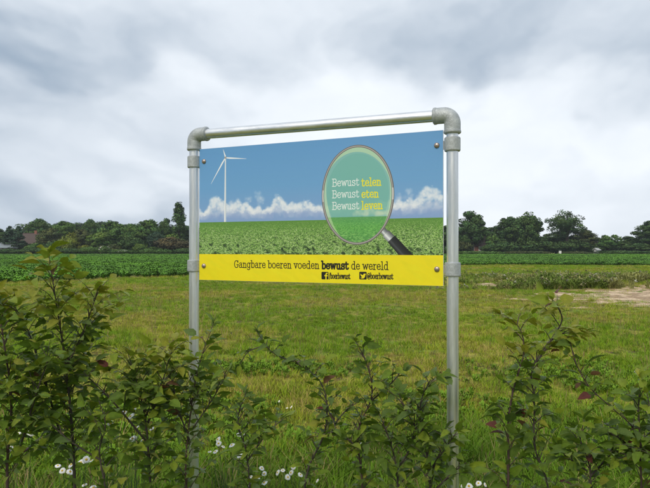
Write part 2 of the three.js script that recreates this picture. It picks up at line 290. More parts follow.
{
  const galv = tex(512, (u, v) => { const a = fbm(u * 16, v * 16, 51, 4, 16), b = fbm(u * 90, v * 90, 52, 2, 90); const k = 226 + 30 * (a - 0.5) + 18 * (b - 0.5); return [k, k + 2, k + 4]; });
  const galvR = tex(512, (u, v) => { const k = 255 * clamp(0.42 + 0.35 * (fbm(u * 16, v * 16, 53, 4, 16) - 0.5) + 0.12 * vnoise(u * 120, v * 120, 54, 120), 0, 1); return [k, k, k]; }, false);
  const pipeM = std({ map: galv, roughnessMap: galvR, roughness: 0.8, metalness: 0.88 });
  const castT = tex(256, (u, v) => { const a = fbm(u * 10, v * 10, 56, 5, 10), b = vnoise(u * 60, v * 60, 57, 60); const k = 176 + 40 * (a - 0.5) + 20 * (b - 0.5); return [k - 2, k + 3, k + 4]; });
  const castB = tex(256, (u, v) => { const q = 255 * fbm(u * 40, v * 40, 58, 4, 40); return [q, q, q]; }, false);
  const castM = std({ map: castT, bumpMap: castB, bumpScale: 0.0009, roughness: 0.6, metalness: 0.35 });
  const boltM = std({ color: lin(0.42, 0.34, 0.30), roughness: 0.38, metalness: 0.8 });
  const edgeM = std({ color: lin(0.72, 0.73, 0.74), roughness: 0.5 });
  const printM = new THREE.MeshPhysicalMaterial({ map: printTexture(), roughness: 0.42, clearcoat: 0.25, clearcoatRoughness: 0.3 });

  const s = thing('information_sign', 'galvanised pipe frame holding a blue, green and yellow printed panel', 'sign', V(panelMid.x, 0, panelMid.z));
  s.rotation.y = Math.atan2(-DIR.z, DIR.x);                      // local x runs along the panel, local z towards the viewer
  const xl = -W_P / 2 - 0.032, xr = W_P / 2 + 0.037, railL = EYE + 0.562, railR = EYE + 0.549, R = 0.02415, ER = 0.0335;
  const lathe = (pts, seg = 40) => new THREE.LatheGeometry(pts.map(([a, b]) => new THREE.Vector2(a, b)), seg);
  for (const [x, h] of [[xl, railL], [xr, railR]]) { const p = part(s, 'post', lathe([[R, -0.5], [R, h - 0.05]]), pipeM); p.position.x = x; }
  const slope = Math.atan2(railR - railL, xr - xl), railLen = Math.hypot(railR - railL, xr - xl) - 0.1;
  const rail = part(s, 'top_rail', lathe([[R, -railLen / 2], [R, railLen / 2]]), pipeM); rail.rotation.z = slope - Math.PI / 2; rail.position.set((xl + xr) / 2, (railL + railR) / 2, 0);
  for (const [x, h, k] of [[xl, railL, 1], [xr, railR, -1]]) {
    class Bend extends THREE.Curve { getPoint(t, o = V()) { const r = 0.036, a = 0.039, q = t * (2 * a + r * Math.PI / 2); if (q < a) return o.set(0, -r - a + q, 0); if (q > a + r * Math.PI / 2) return o.set(k * (r + q - a - r * Math.PI / 2), 0, 0); const w = (q - a) / r; return o.set(k * r * (1 - Math.cos(w)), -r + r * Math.sin(w), 0); } }
    const gs = [new THREE.TubeGeometry(new Bend(), 40, ER, 36)];
    const rim = lathe([[R, -0.006], [ER - 0.003, -0.006], [ER + 0.0015, -0.003], [ER + 0.0022, 0.002], [ER + 0.0012, 0.008], [ER - 0.001, 0.011]], 36);
    const a = rim.clone(); a.translate(0, -0.073, 0);
    const b = rim.clone(); b.rotateZ(k * Math.PI / 2); b.translate(k * 0.073, 0, 0);
    const gse = [...gs, a, b].map((q) => { const n = q.index ? q.toNonIndexed() : q; return n; });
    const e = part(s, 'elbow_fitting', mergeGeometries(gse), castM); e.position.set(x, h, 0); e.rotation.z = 0;
    const screw = part(e, 'grub_screw', new THREE.CylinderGeometry(0.005, 0.005, 0.004, 6), boltM); screw.rotation.x = Math.PI / 2; screw.position.set(0, -0.055, -ER - 0.001);
  }
  const panelZ = 0.0;
  const pan = part(s, 'panel', new RoundedBoxGeometry(W_P, H_P, 0.004, 2, 0.0008), edgeM); pan.position.set(0, (yTop + yBot) / 2, panelZ);
  const face = part(pan, 'panel_print', new THREE.PlaneGeometry(W_P - 0.002, H_P - 0.002), printM); face.position.z = 0.0024;
  for (const [x, k] of [[xl, 1], [xr, -1]]) for (const y of [EYE + 0.4265, EYE - 0.088]) {
    const ring = lathe([[R, -0.029], [ER - 0.004, -0.029], [ER - 0.0015, -0.027], [ER - 0.0005, -0.023], [ER - 0.0005, 0.023], [ER - 0.0015, 0.027], [ER - 0.004, 0.029], [R, 0.029]], 40).toNonIndexed();
    const lug = new RoundedBoxGeometry(0.05, 0.036, 0.006, 2, 0.0015); lug.translate(k * 0.056, 0, -0.0055);
    const c = part(s, 'panel_clamp', mergeGeometries([ring, lug]), castM); c.position.set(x, y, 0);
    const bx = x === xl ? -W_P / 2 + 0.028 : W_P / 2 - 0.027;
    const b = part(c, 'bolt', lathe([[0.0118, 0], [0.0118, 0.0012], [0.0108, 0.004], [0.0075, 0.0066], [0.003, 0.0078], [0, 0.008]], 20), boltM);
    b.rotation.x = Math.PI / 2; b.position.set(bx - x, 0, 0.0026);
  }
}

// ------------------------------------------------------------------ trees
const TREE_D = 152;
const barkM = std({ color: lin(0.07, 0.055, 0.04), roughness: 0.95 });
function crownGeo(seed, o) {                                   // leaf faces in clumps spread through the crown's volume; unit: metres
  const r = rng(seed), pos = [], idx = [], col = [], nor = [], c = V(), n = V(), a = V(), b = V(), out = V(), far = V();
  const clumps = [];
  for (let k = 0; k < o.clumps; k++) {
    let x, y, z;
    if (o.shape === 'cone') { const t = Math.pow(r(), 0.75), ang = r() * 6.283, rad = o.w / 2 * (1 - t) * (0.35 + 0.65 * Math.sqrt(r())) + 0.1; y = o.y0 + t * (o.h - o.y0); x = Math.cos(ang) * rad; z = Math.sin(ang) * rad; clumps.push([x, y, z, 0.35 + 0.75 * (1 - t), 0.32]); continue; }
    if (o.shape === 'column') { const t = r(), ang = r() * 6.283, rad = o.w / 2 * Math.pow(Math.sin(Math.PI * (0.12 + 0.86 * t)), 0.6) * (0.3 + 0.6 * Math.sqrt(r())); y = o.y0 + t * (o.h - o.y0); x = Math.cos(ang) * rad; z = Math.sin(ang) * rad; clumps.push([x, y, z, 0.7, 1.3]); continue; }
    const th = r() * 6.283, cy = r() * 2 - 1, rr = Math.pow(r(), 0.45), s = Math.sqrt(1 - cy * cy) * rr, lobe = 0.84 + 0.24 * vnoise(th * 1.1 + seed, cy * 2 + 5, seed);
    const my = (o.y0 + o.h) / 2, hy = (o.h - o.y0) / 2, low = cy < 0 ? 0.93 : 1;
    const size = (o.w * 0.085 + 0.3) * (0.6 + 0.8 * r());
    clumps.push([Math.cos(th) * s * (o.w / 2 - size * 0.5) * lobe * low, my + cy * rr * (hy - size * 0.5) * lobe, Math.sin(th) * s * (o.w / 2 - size * 0.5) * lobe * low, size, 0.72]);
  }
  for (const [x, y, z, size, flat] of clumps) {
    const tone = 0.72 + 0.56 * r(), warm = 0.9 + 0.25 * r();
    for (let k = 0; k < o.leaves; k++) {
      const th = r() * 6.283, cy = r() * 2 - 1, rr = size * Math.pow(r(), 0.4), sq = Math.sqrt(1 - cy * cy);
      c.set(x + Math.cos(th) * sq * rr, y + cy * rr * flat, z + Math.sin(th) * sq * rr);
      n.set(r() - 0.5, r() * 0.9 - 0.1, r() - 0.5).normalize(); a.set(r() - 0.5, r() - 0.5, r() - 0.5).cross(n).normalize(); b.crossVectors(n, a);
      const l = o.leaf * (0.6 + 0.8 * r()), w = l * (0.45 + 0.25 * r()), i = pos.length / 3, t = tone * (0.85 + 0.3 * r());
      out.set(c.x - x, (c.y - y) / flat, c.z - z).normalize().multiplyScalar(0.8).add(far.set(c.x / o.w * 1.6, (c.y - (o.y0 + o.h) / 2) / (o.h - o.y0) * 1.6, c.z / o.w * 1.6)).addScaledVector(n, n.dot(out) < 0 ? -0.45 : 0.45).normalize();
      const turned = n.dot(out) < 0;
      for (let q = 0; q < 4; q++) nor.push(out.x, out.y, out.z);
      for (const [p, q, s] of [[-1, 0, 0], [0, -1, 0.25], [1, 0, 0], [0, 1, 0.25]]) { pos.push(c.x + a.x * p * l + b.x * q * w + n.x * s * l, c.y + a.y * p * l + b.y * q * w + n.y * s * l, c.z + a.z * p * l + b.z * q * w + n.z * s * l); col.push(t * warm, t, t * (2 - warm)); }
      if (turned) idx.push(i, i + 2, i + 1, i, i + 3, i + 2); else idx.push(i, i + 1, i + 2, i, i + 2, i + 3);
    }
  }
  const geo = geoFrom(pos, idx, null, col); geo.setAttribute('normal', new THREE.Float32BufferAttribute(nor, 3));
  return { geo, clumps };
}
function trunkGeo(seed, o, clumps) {
  const r = rng(seed + 5), gs = [tube([V(0, -0.3, 0), V(0.1, o.h * 0.25, 0.05), V(-0.05, o.h * 0.55, 0.1), V(0.05, o.h * 0.85, 0)], o.w * 0.035 + 0.08, 0.05, 7, 8)];
  for (let k = 0; k < 9; k++) { const c = clumps[Math.floor(r() * clumps.length)], y = Math.max(o.h * 0.2, c[1] - o.w * 0.25) * (0.7 + 0.25 * r()); gs.push(tube([V(0, y, 0), V(c[0] * 0.5, lerp(y, c[1], 0.6), c[2] * 0.5), V(c[0], c[1], c[2])], o.w * 0.014 + 0.04, 0.03, 5, 5)); }
  return mergeGeometries(gs);
}
const KIND = {
  oak: { w: 7.5, h: 10.5, y0: 0.9, clumps: 120, leaves: 150, leaf: 0.22 },
  oak2: { w: 8.5, h: 10, y0: 0.6, clumps: 130, leaves: 150, leaf: 0.22 },
  airy: { w: 11, h: 11.5, y0: 3.6, clumps: 60, leaves: 120, leaf: 0.19 },
  small: { w: 5, h: 6, y0: 0.3, clumps: 60, leaves: 150, leaf: 0.19 },
  conifer: { w: 4.2, h: 7, y0: 0.4, clumps: 95, leaves: 45, leaf: 0.2, shape: 'cone' },
  poplar: { w: 2.8, h: 12.5, y0: 0.8, clumps: 75, leaves: 70, leaf: 0.22, shape: 'column' },
  bush: { w: 4, h: 3.2, y0: 0.1, clumps: 64, leaves: 170, leaf: 0.13 },
  hedge: { w: 7, h: 2, y0: 0.05, clumps: 90, leaves: 150, leaf: 0.12 },
};
const kindGeo = {};
for (const [k, o] of Object.entries(KIND)) kindGeo[k] = [1, 2].map((q) => { const seed = q * 101 + k.length * 13 + k.charCodeAt(0), c = crownGeo(seed, o); return { crown: c.geo, trunk: trunkGeo(seed, o, c.clumps) }; });
const GREEN = {};
for (const [k, c] of Object.entries({ dark: [0.076, 0.142, 0.044], mid: [0.102, 0.192, 0.048], fresh: [0.135, 0.225, 0.050], blue: [0.056, 0.104, 0.060], yellow: [0.200, 0.245, 0.044], red: [0.120, 0.108, 0.054], brown: [0.105, 0.135, 0.050] })) GREEN[k] = new THREE.MeshPhysicalMaterial({ color: lin(...c), vertexColors: true, roughness: 0.85 }); for (const m of Object.values(GREEN)) m.specularIntensity = 0.2;
function tree(name, kind, x, topY, width, d, tone, label, category, group) {          // photo column, photo row of the top, photo width, distance
  const o = KIND[kind], wide = width * (kind === 'bush' ? 1.35 : kind === 'airy' || kind === 'poplar' ? 1.05 : 1.2) / F * d, tall = EYE + (HY - topY) / F * d, base = px(x, 0, d);
  const t = thing(name, label, category, V(base.x, 0, base.z), group), g = kindGeo[kind][(Math.round(x) + Math.round(d)) & 1];
  part(t, 'trunk', g.trunk, barkM); part(t, 'crown', g.crown, GREEN[tone]);
  t.scale.set(wide / o.w, tall / o.h, wide / o.w); t.rotation.y = x * 1.7 + d;
  return t;
}
const LT = 'trees along the far left edge of the field', RT = 'trees along the far right edge of the field', BT = 'trees behind the sign panel', LB = 'garden bushes in front of the left trees', RB = 'bushes below the right trees', FT = 'distant trees behind the left tree line';
for (const [x, y, w, d] of [[-30, 223, 50, 270], [30, 224, 46, 275], [62, 222, 44, 262], [84, 222, 40, 270], [104, 221, 44, 262], [130, 223, 46, 270], [152, 222, 42, 265], [180, 226, 44, 270], [215, 224, 50, 262]])
  tree('distant_tree', 'oak2', x, y, w, d, 'dark', 'dark tree in the hazy distance, just rising over the left tree line', 'tree', FT);
for (const a of [
  ['broadleaf_tree', 'oak', -2, 227, 22, 156, 'dark', 'dark round tree beside the pair of pointed conifers, away from the houses', 'tree'],
  ['conifer_tree', 'conifer', 9.5, 226.5, 15, 150, 'blue', 'dark pointed conifer beside the round tree, farther from the brick house', 'tree'],
  ['conifer_tree', 'conifer', 18.8, 226.5, 14, 148, 'blue', 'dark pointed conifer standing over the grey barn roof', 'tree'],
  ['broadleaf_tree', 'oak', 40, 219, 26, 165, 'dark', 'tall round dark tree rising behind the brick house', 'tree'],
  ['broadleaf_tree', 'oak2', 50, 227, 22, 150, 'brown', 'dull olive tree right beside the brick house', 'tree'],
  ['broadleaf_tree', 'oak', 66, 219.5, 24, 158, 'mid', 'round tree behind the yellow green bush', 'tree'],
  ['broadleaf_tree', 'oak2', 80, 228, 24, 150, 'brown', 'brownish spreading tree between two taller round trees', 'tree'],
  ['broadleaf_tree', 'oak', 91, 219.5, 18, 160, 'dark', 'narrow dark tree with a tufted top, beside the brownish tree', 'tree'],
  ['broadleaf_tree', 'small', 99, 231, 20, 146, 'fresh', 'light green low tree in front of the narrow dark tree', 'tree'],
  ['broadleaf_tree', 'oak2', 114, 219.5, 28, 156, 'mid', 'broad green tree with a domed top, between low light tree and thicket', 'tree'],
  ['broadleaf_tree', 'oak', 131, 224, 20, 154, 'mid', 'medium green tree between two domed broad trees', 'tree'],
  ['broadleaf_tree', 'oak2', 149, 218.5, 28, 155, 'mid', 'broad domed tree behind the round dark bush', 'tree'],
  ['broadleaf_tree', 'oak', 157, 232, 18, 148, 'blue', 'dark blue green tree next to the reddish bush', 'tree'],
  ['broadleaf_tree', 'oak', 166, 218.5, 15, 157, 'dark', 'slim dark tree leaning on the tall poplar', 'tree'],
  ['poplar_tree', 'poplar', 179, 205, 12, 152, 'dark', 'tall slender poplar, highest of the left tree line', 'tree'],
  ['broadleaf_tree', 'oak', 187, 226, 20, 158, 'dark', 'dark rounded tree at the foot of the poplar', 'tree'],
]) tree(...a, LT);
for (const a of [
  ['garden_bush', 'bush', 70, 233, 15, 143, 'yellow', 'bright yellow green bush in front of round tree', 'bush'],
  ['garden_bush', 'bush', 85, 244.5, 10, 141, 'yellow', 'small yellowish bush sitting on the clipped dark hedge', 'bush'],
  ['garden_bush', 'bush', 36, 243, 18, 145, 'mid', 'green bush growing over the brick house front', 'bush'],
  ['garden_bush', 'bush', 58, 240, 20, 145, 'dark', 'dark rounded bush between brick house and yellow green bush', 'bush'],
  ['garden_bush', 'bush', 114, 244, 20, 144, 'brown', 'dull olive bush under the broad domed tree', 'bush'],
  ['garden_bush', 'bush', 131, 237, 22, 144, 'dark', 'large round dark bush with a light rim of leaves', 'bush'],
  ['garden_bush', 'bush', 140, 244, 12, 141, 'fresh', 'fresh green bush beside the large round dark bush', 'bush'],
  ['garden_bush', 'bush', 152, 247, 18, 141, 'mid', 'low green bush beside the reddish bush', 'bush'],
  ['garden_bush', 'bush', 173, 237.5, 30, 146, 'red', 'large reddish brown bush at the foot of the poplar', 'bush'],
  ['garden_bush', 'bush', 172, 233, 18, 150, 'fresh', 'light green bush behind the reddish brown bush', 'bush'],
  ['clipped_hedge', 'hedge', 6, 249, 30, 142, 'dark', 'dark low hedge in front of the grey barn', 'hedge'],
  ['clipped_hedge', 'hedge', 36, 248, 36, 141, 'dark', 'dark low hedge in front of the brick house', 'hedge'],
  ['clipped_hedge', 'hedge', 70, 248, 40, 142, 'dark', 'dark low hedge under the yellow green bush', 'hedge'],
  ['clipped_hedge', 'hedge', 91, 246.5, 18, 140, 'mid', 'clipped green hedge bearing the small yellowish bush', 'hedge'],
  ['clipped_hedge', 'hedge', 122, 249, 36, 142, 'mid', 'low green hedge in front of the large round dark bush', 'hedge'],
  ['clipped_hedge', 'hedge', 155, 249, 38, 141, 'mid', 'low green hedge reaching from fresh green bush to reddish bush', 'hedge'],
  ['clipped_hedge', 'hedge', 192, 248, 36, 142, 'dark', 'dark low hedge past the reddish bush towards the sign post', 'hedge'],
]) tree(...a, LB);
for (const [x, y, w] of [[212, 221, 30], [236, 217, 30], [262, 222, 32], [288, 214, 32], [316, 220, 34], [344, 215, 30], [372, 221, 34], [400, 213, 32], [428, 219, 34], [448, 224, 26]])
  tree('broadleaf_tree', 'oak2', x, y, w, 156, 'dark', 'dark broadleaf tree of the row directly behind the printed panel', 'tree', BT);
for (const [x, w] of [[220, 46], [262, 46], [304, 46], [346, 46], [388, 46], [430, 46]]) tree('field_hedge', 'hedge', x, 246, w, 146, 'dark', 'dark low hedge below the row of trees behind the panel', 'hedge', 'hedges behind the sign panel');
for (const a of [
  ['broadleaf_tree', 'oak', 471, 211.5, 28, 150, 'dark', 'tall oval tree next to the right sign post', 'tree'],
  ['broadleaf_tree', 'oak2', 491, 226, 30, 165, 'dark', 'low distant tree in the gap beside the brick cottage', 'tree'],
  ['broadleaf_tree', 'small', 492, 234, 18, 150, 'mid', 'small green tree between the tall oval tree and the twin crowned pair', 'tree'],
  ['broadleaf_tree', 'oak', 510, 215, 27, 152, 'dark', 'broad dark tree, lower one of the joined pair', 'tree'],
  ['broadleaf_tree', 'oak2', 527, 211.5, 30, 150, 'dark', 'broad dark tree, taller one of the joined pair', 'tree'],
  ['broadleaf_tree', 'airy', 567, 209.5, 44, 152, 'dark', 'large wide tree with an airy crown letting the sky through', 'tree'],
  ['broadleaf_tree', 'oak2', 556, 231, 34, 156, 'dark', 'dense dark tree under the airy crown, nearer the joined pair', 'tree'],
  ['broadleaf_tree', 'oak', 585, 229, 22, 151, 'brown', 'olive brown tree beside the large airy crown', 'tree'],
  ['broadleaf_tree', 'small', 608, 233, 21, 148, 'mid', 'small spreading tree standing clear behind the white shed', 'tree'],
  ['broadleaf_tree', 'oak2', 630, 235.5, 24, 158, 'dark', 'low dark tree between the small spreading tree and the tall end tree', 'tree'],
  ['broadleaf_tree', 'small', 619, 241, 18, 156, 'dark', 'dark low tree filling the gap by the white shed', 'tree'],
  ['broadleaf_tree', 'oak', 654, 219, 32, 150, 'dark', 'tall dark tree closing the right tree row', 'tree'],
  ['broadleaf_tree', 'oak2', 690, 222, 40, 152, 'dark', 'wide dark tree beyond the tall end tree', 'tree'],
]) tree(...a, RT);
for (const a of [
  ['field_bush', 'bush', 462, 242, 18, 147, 'brown', 'olive bush under the tall oval tree', 'bush'],
  ['field_bush', 'bush', 490, 244, 16, 146, 'dark', 'dark bush beside the brick cottage', 'bush'],
  ['field_bush', 'bush', 504, 241, 22, 147, 'dark', 'dark bush under the lower tree of the joined pair', 'bush'],
  ['field_bush', 'bush', 528, 240, 30, 148, 'dark', 'wide dark bush under the taller tree of the joined pair', 'bush'],
  ['field_bush', 'bush', 547, 241, 24, 149, 'dark', 'dark bush between the joined pair and the airy tree', 'bush'],
  ['field_bush', 'bush', 572, 240, 28, 149, 'dark', 'dark bush below the airy tree', 'bush'],
  ['field_bush', 'bush', 590, 243, 22, 150, 'dark', 'dark bush below the olive brown tree', 'bush'],
  ['field_bush', 'bush', 612, 246, 26, 152, 'dark', 'dark bush behind the white shed', 'bush'],
  ['field_bush', 'bush', 640, 243, 28, 148, 'dark', 'dark bush below the tall end tree', 'bush'],
  ['field_hedge', 'hedge', 478, 251, 44, 141, 'mid', 'low green hedge in front of the brick cottage', 'hedge'],
  ['field_hedge', 'hedge', 523, 251, 46, 142, 'brown', 'low olive hedge in front of the joined pair of trees', 'hedge'],
  ['field_hedge', 'hedge', 575, 251.5, 30, 143, 'brown', 'low olive hedge between the white cabinet and the white shed', 'hedge'],
  ['field_hedge', 'hedge', 622, 250.5, 48, 142, 'dark', 'low dark hedge beside the white shed', 'hedge'],
  ['field_hedge', 'hedge', 668, 250.5, 48, 142, 'dark', 'low dark hedge past the tall end tree', 'hedge'],
]) tree(...a, RB);
// flowering shrubs in the gardens on the left
{
  const whiteM = std({ color: lin(0.62, 0.6, 0.55), roughness: 0.9 }), r = rng(404), leaf = new THREE.PlaneGeometry(0.3, 0.22);
  for (const [x, y, w, label] of [[104.5, 245.5, 9, 'small white flowering shrub beside the clipped green hedge'], [122.5, 249.5, 10, 'low white flowering shrub in front of the dull olive bush']]) {
    const t = tree('flowering_shrub', 'bush', x, y, w, 139, 'mid', label, 'shrub'); const gs = [];
    for (let k = 0; k < 46; k++) { const a = r() * 6.283, c = r(), g = leaf.clone(); g.rotateX(-1 + r()); g.rotateY(r() * 6); g.translate(Math.cos(a) * 1.75 * Math.sqrt(1 - c * c), 1.6 + c * 1.5, Math.sin(a) * 1.75 * Math.sqrt(1 - c * c)); gs.push(g); }
    part(t, 'blossom', mergeGeometries(gs), whiteM).userData.kind = 'stuff';
  }
}

// ------------------------------------------------------------------ buildings at the field edge
{
  const brickT = tex(256, (u, v) => { const row = Math.floor(v * 32), f = (u * 12 + (row % 2) * 0.5) % 1, j = (v * 32) % 1 < 0.14 || f < 0.07; const q = hash2(Math.floor(u * 12 + (row % 2) * 0.5), row, 9); return j ? [150, 138, 125] : mixc([128, 62, 42], [160, 88, 60], q); });
  brickT.repeat.set(1 / 2.6, 1 / 2.2);
  const brickM = std({ map: brickT, roughness: 0.9 }), tileM = std({ color: lin(0.085, 0.058, 0.048), roughness: 0.85 }), slateM = std({ color: lin(0.22, 0.25, 0.27), roughness: 0.7 }), whiteM = std({ color: lin(0.75, 0.75, 0.73), roughness: 0.6 }), darkM = std({ color: lin(0.02, 0.024, 0.028), roughness: 0.12 }), timberM = std({ color: lin(0.05, 0.04, 0.032), roughness: 0.85 }), doorM = std({ color: lin(0.05, 0.08, 0.06), roughness: 0.5 });
  const box = (w, h, d, x, y, z) => { const g = new THREE.BoxGeometry(w, h, d); g.translate(x, y, z); return g; };
  const metresUV = (g) => { const p = g.attributes.position, n = g.attributes.normal, uv = []; for (let i = 0; i < p.count; i++) uv.push(Math.abs(n.getX(i)) > 0.6 ? p.getZ(i) : p.getX(i), p.getY(i)); g.setAttribute('uv', new THREE.Float32BufferAttribute(uv, 2)); return g; };
  const house = (name, label, x, d, w, dep, wallH, roofH, wm, rm, turn, wins, door) => {
    const b = px(x, 0, d), t = thing(name, label, 'building', V(b.x, 0, b.z)); t.rotation.y = turn;
    const sh = new THREE.Shape([[-dep / 2, -0.2], [dep / 2, -0.2], [dep / 2, wallH], [0, wallH + roofH - 0.12], [-dep / 2, wallH]].map((p) => new THREE.Vector2(...p)));
    const wall = new THREE.ExtrudeGeometry(sh, { depth: w, bevelEnabled: false }); wall.rotateY(Math.PI / 2); wall.translate(-w / 2, 0, 0);
    part(t, 'wall', metresUV(wall), wm);
    const L = Math.hypot(dep / 2 + 0.35, roofH * (1 + 0.7 / dep)), ang = Math.atan2(roofH, dep / 2), roofs = [];
    for (const s of [-1, 1]) { const g = new THREE.BoxGeometry(w + 0.5, 0.14, L); g.rotateX(s * ang); g.translate(0, wallH + roofH - Math.sin(ang) * L / 2 + 0.04, s * Math.cos(ang) * L / 2); roofs.push(g); }
    const roof = part(t, 'roof', mergeGeometries(roofs), rm);
    part(roof, 'ridge_cap', box(w + 0.5, 0.12, 0.3, 0, wallH + roofH + 0.08, 0), rm);
    for (const [wx, wy, ww, wh] of wins) { const f = part(t, 'window', mergeGeometries([box(ww + 0.16, 0.08, 0.12, wx, wy + wh / 2 + 0.04, dep / 2 + 0.02), box(ww + 0.16, 0.08, 0.16, wx, wy - wh / 2 - 0.04, dep / 2 + 0.02), box(0.08, wh, 0.12, wx - ww / 2 - 0.04, wy, dep / 2 + 0.02), box(0.08, wh, 0.12, wx + ww / 2 + 0.04, wy, dep / 2 + 0.02), box(0.05, wh, 0.08, wx, wy, dep / 2 + 0.03)]), whiteM); part(f, 'pane', box(ww, wh, 0.04, wx, wy, dep / 2 + 0.025), darkM); }
    if (door) { const dd = part(t, 'door', box(door[1], Math.min(2.05, wallH - 0.1), 0.08, door[0], Math.min(2.05, wallH - 0.1) / 2, dep / 2 + 0.03), door[2]); part(dd, 'handle', box(0.05, 0.14, 0.06, door[0] + door[1] * 0.35, 1.02, dep / 2 + 0.09), darkM); }
    return t;
  };
  const h1 = house('brick_house', 'red brick house with brown tiled roof among the left trees', 31, 158, 5.4, 6, 2.9, 2.6, brickM, tileM, 0.25, [[-1.5, 1.5, 1.1, 1.2], [1.4, 1.5, 1.1, 1.2]], [0, 0.95, doorM]);
  part(h1, 'chimney', metresUV(box(0.6, 1.4, 0.6, 1.2, 5.6, 0)), brickM);
  house('grey_barn', 'low dark barn with pale grey roof beside the pointed conifers', 11, 150, 5.6, 6, 1.7, 1.15, timberM, slateM, 0.1, [[-1.4, 1.0, 0.8, 0.6]], [1.2, 1.1, timberM]);
  const h2 = house('brick_cottage', 'small brick cottage with dark roof and white door near the oval tree', 479, 152, 5.2, 5.5, 2.3, 2.2, brickM, tileM, -0.3, [[-1.6, 1.35, 0.9, 1.0], [1.9, 1.35, 0.7, 1.0]], [0.5, 1.0, whiteM]);
  part(h2, 'chimney', metresUV(box(0.55, 1.1, 0.55, -1.4, 4.4, 0)), brickM);
  house('white_shed', 'small white shed with pale roof under the small spreading tree', 596.5, 147, 0.85, 1.0, 1.2, 0.3, whiteM, std({ color: lin(0.5, 0.51, 0.52), roughness: 0.6 }), 0.4, [[0.24, 0.85, 0.18, 0.25]], [-0.12, 0.42, whiteM]);
  const c = px(560, 0, 138), cab = thing('utility_cabinet', 'small white roadside cabinet at the field edge by the airy tree', 'cabinet', V(c.x, 0, c.z)); cab.scale.setScalar(0.75);
  part(cab, 'plinth', box(0.62, 0.3, 0.36, 0, 0.1, 0), slateM); part(cab, 'body', new RoundedBoxGeometry(0.66, 0.95, 0.4, 2, 0.02).translate(0, 0.73, 0), whiteM); part(cab, 'lid', box(0.74, 0.06, 0.48, 0, 1.24, 0), whiteM);
  const cd = part(cab, 'door', box(0.56, 0.8, 0.02, 0, 0.73, 0.212), whiteM); part(cd, 'handle', box(0.03, 0.12, 0.03, 0.2, 0.75, 0.236), darkM);
}

// ------------------------------------------------------------------ grass, crop and weeds (uncountable)
const hidden = new THREE.Object3D();
function scatter(name, label, category, geo, mat, spots) {
  const m = new THREE.InstancedMesh(geo, mat, spots.length), c = new THREE.Color();
  m.name = numbered(name); m.castShadow = m.receiveShadow = true;
  spots.forEach((s, i) => { hidden.position.set(s.x, s.y, s.z); hidden.rotation.set(s.tx || 0, s.turn, s.tz || 0); hidden.scale.set(s.s, s.s * (s.h || 1), s.s); hidden.updateMatrix(); m.setMatrixAt(i, hidden.matrix); m.setColorAt(i, c.setRGB(...s.c)); });
  scene.add(m); return tag(m, label, category, null, 'stuff');
}
function tuft(seed, n, rad, hMin, hMax, w, lean) {
  const r = rng(seed), pos = [], idx = [];
  for (let k = 0; k < n; k++) {
    const a = r() * 6.283, q = Math.sqrt(r()) * rad, h = lerp(hMin, hMax, r()), dir = r() * 6.283, out = lean * (0.3 + r()) * h, bx = Math.cos(a) * q, bz = Math.sin(a) * q, dx = Math.cos(dir), dz = Math.sin(dir), i = pos.length / 3, ww = w * (0.7 + 0.6 * r());
    for (const [t, wt] of [[0, 1], [0.55, 0.8], [1, 0]]) { const o = out * t * t, y = h * (t - 0.25 * lean * t * t), s = ww * wt / 2; pos.push(bx + dx * o - dz * s, y, bz + dz * o + dx * s); if (wt) pos.push(bx + dx * o + dz * s, y, bz + dz * o - dx * s); }
    idx.push(i, i + 1, i + 2, i + 1, i + 3, i + 2, i + 2, i + 3, i + 4);
  }
  return geoFrom(pos, idx);
}
const grassM = new THREE.MeshPhysicalMaterial({ color: 0xffffff, roughness: 0.8, specularIntensity: 0.25, side: THREE.DoubleSide });
const inView = (x, z, m) => Math.abs(x) < -z * 0.58 + m;
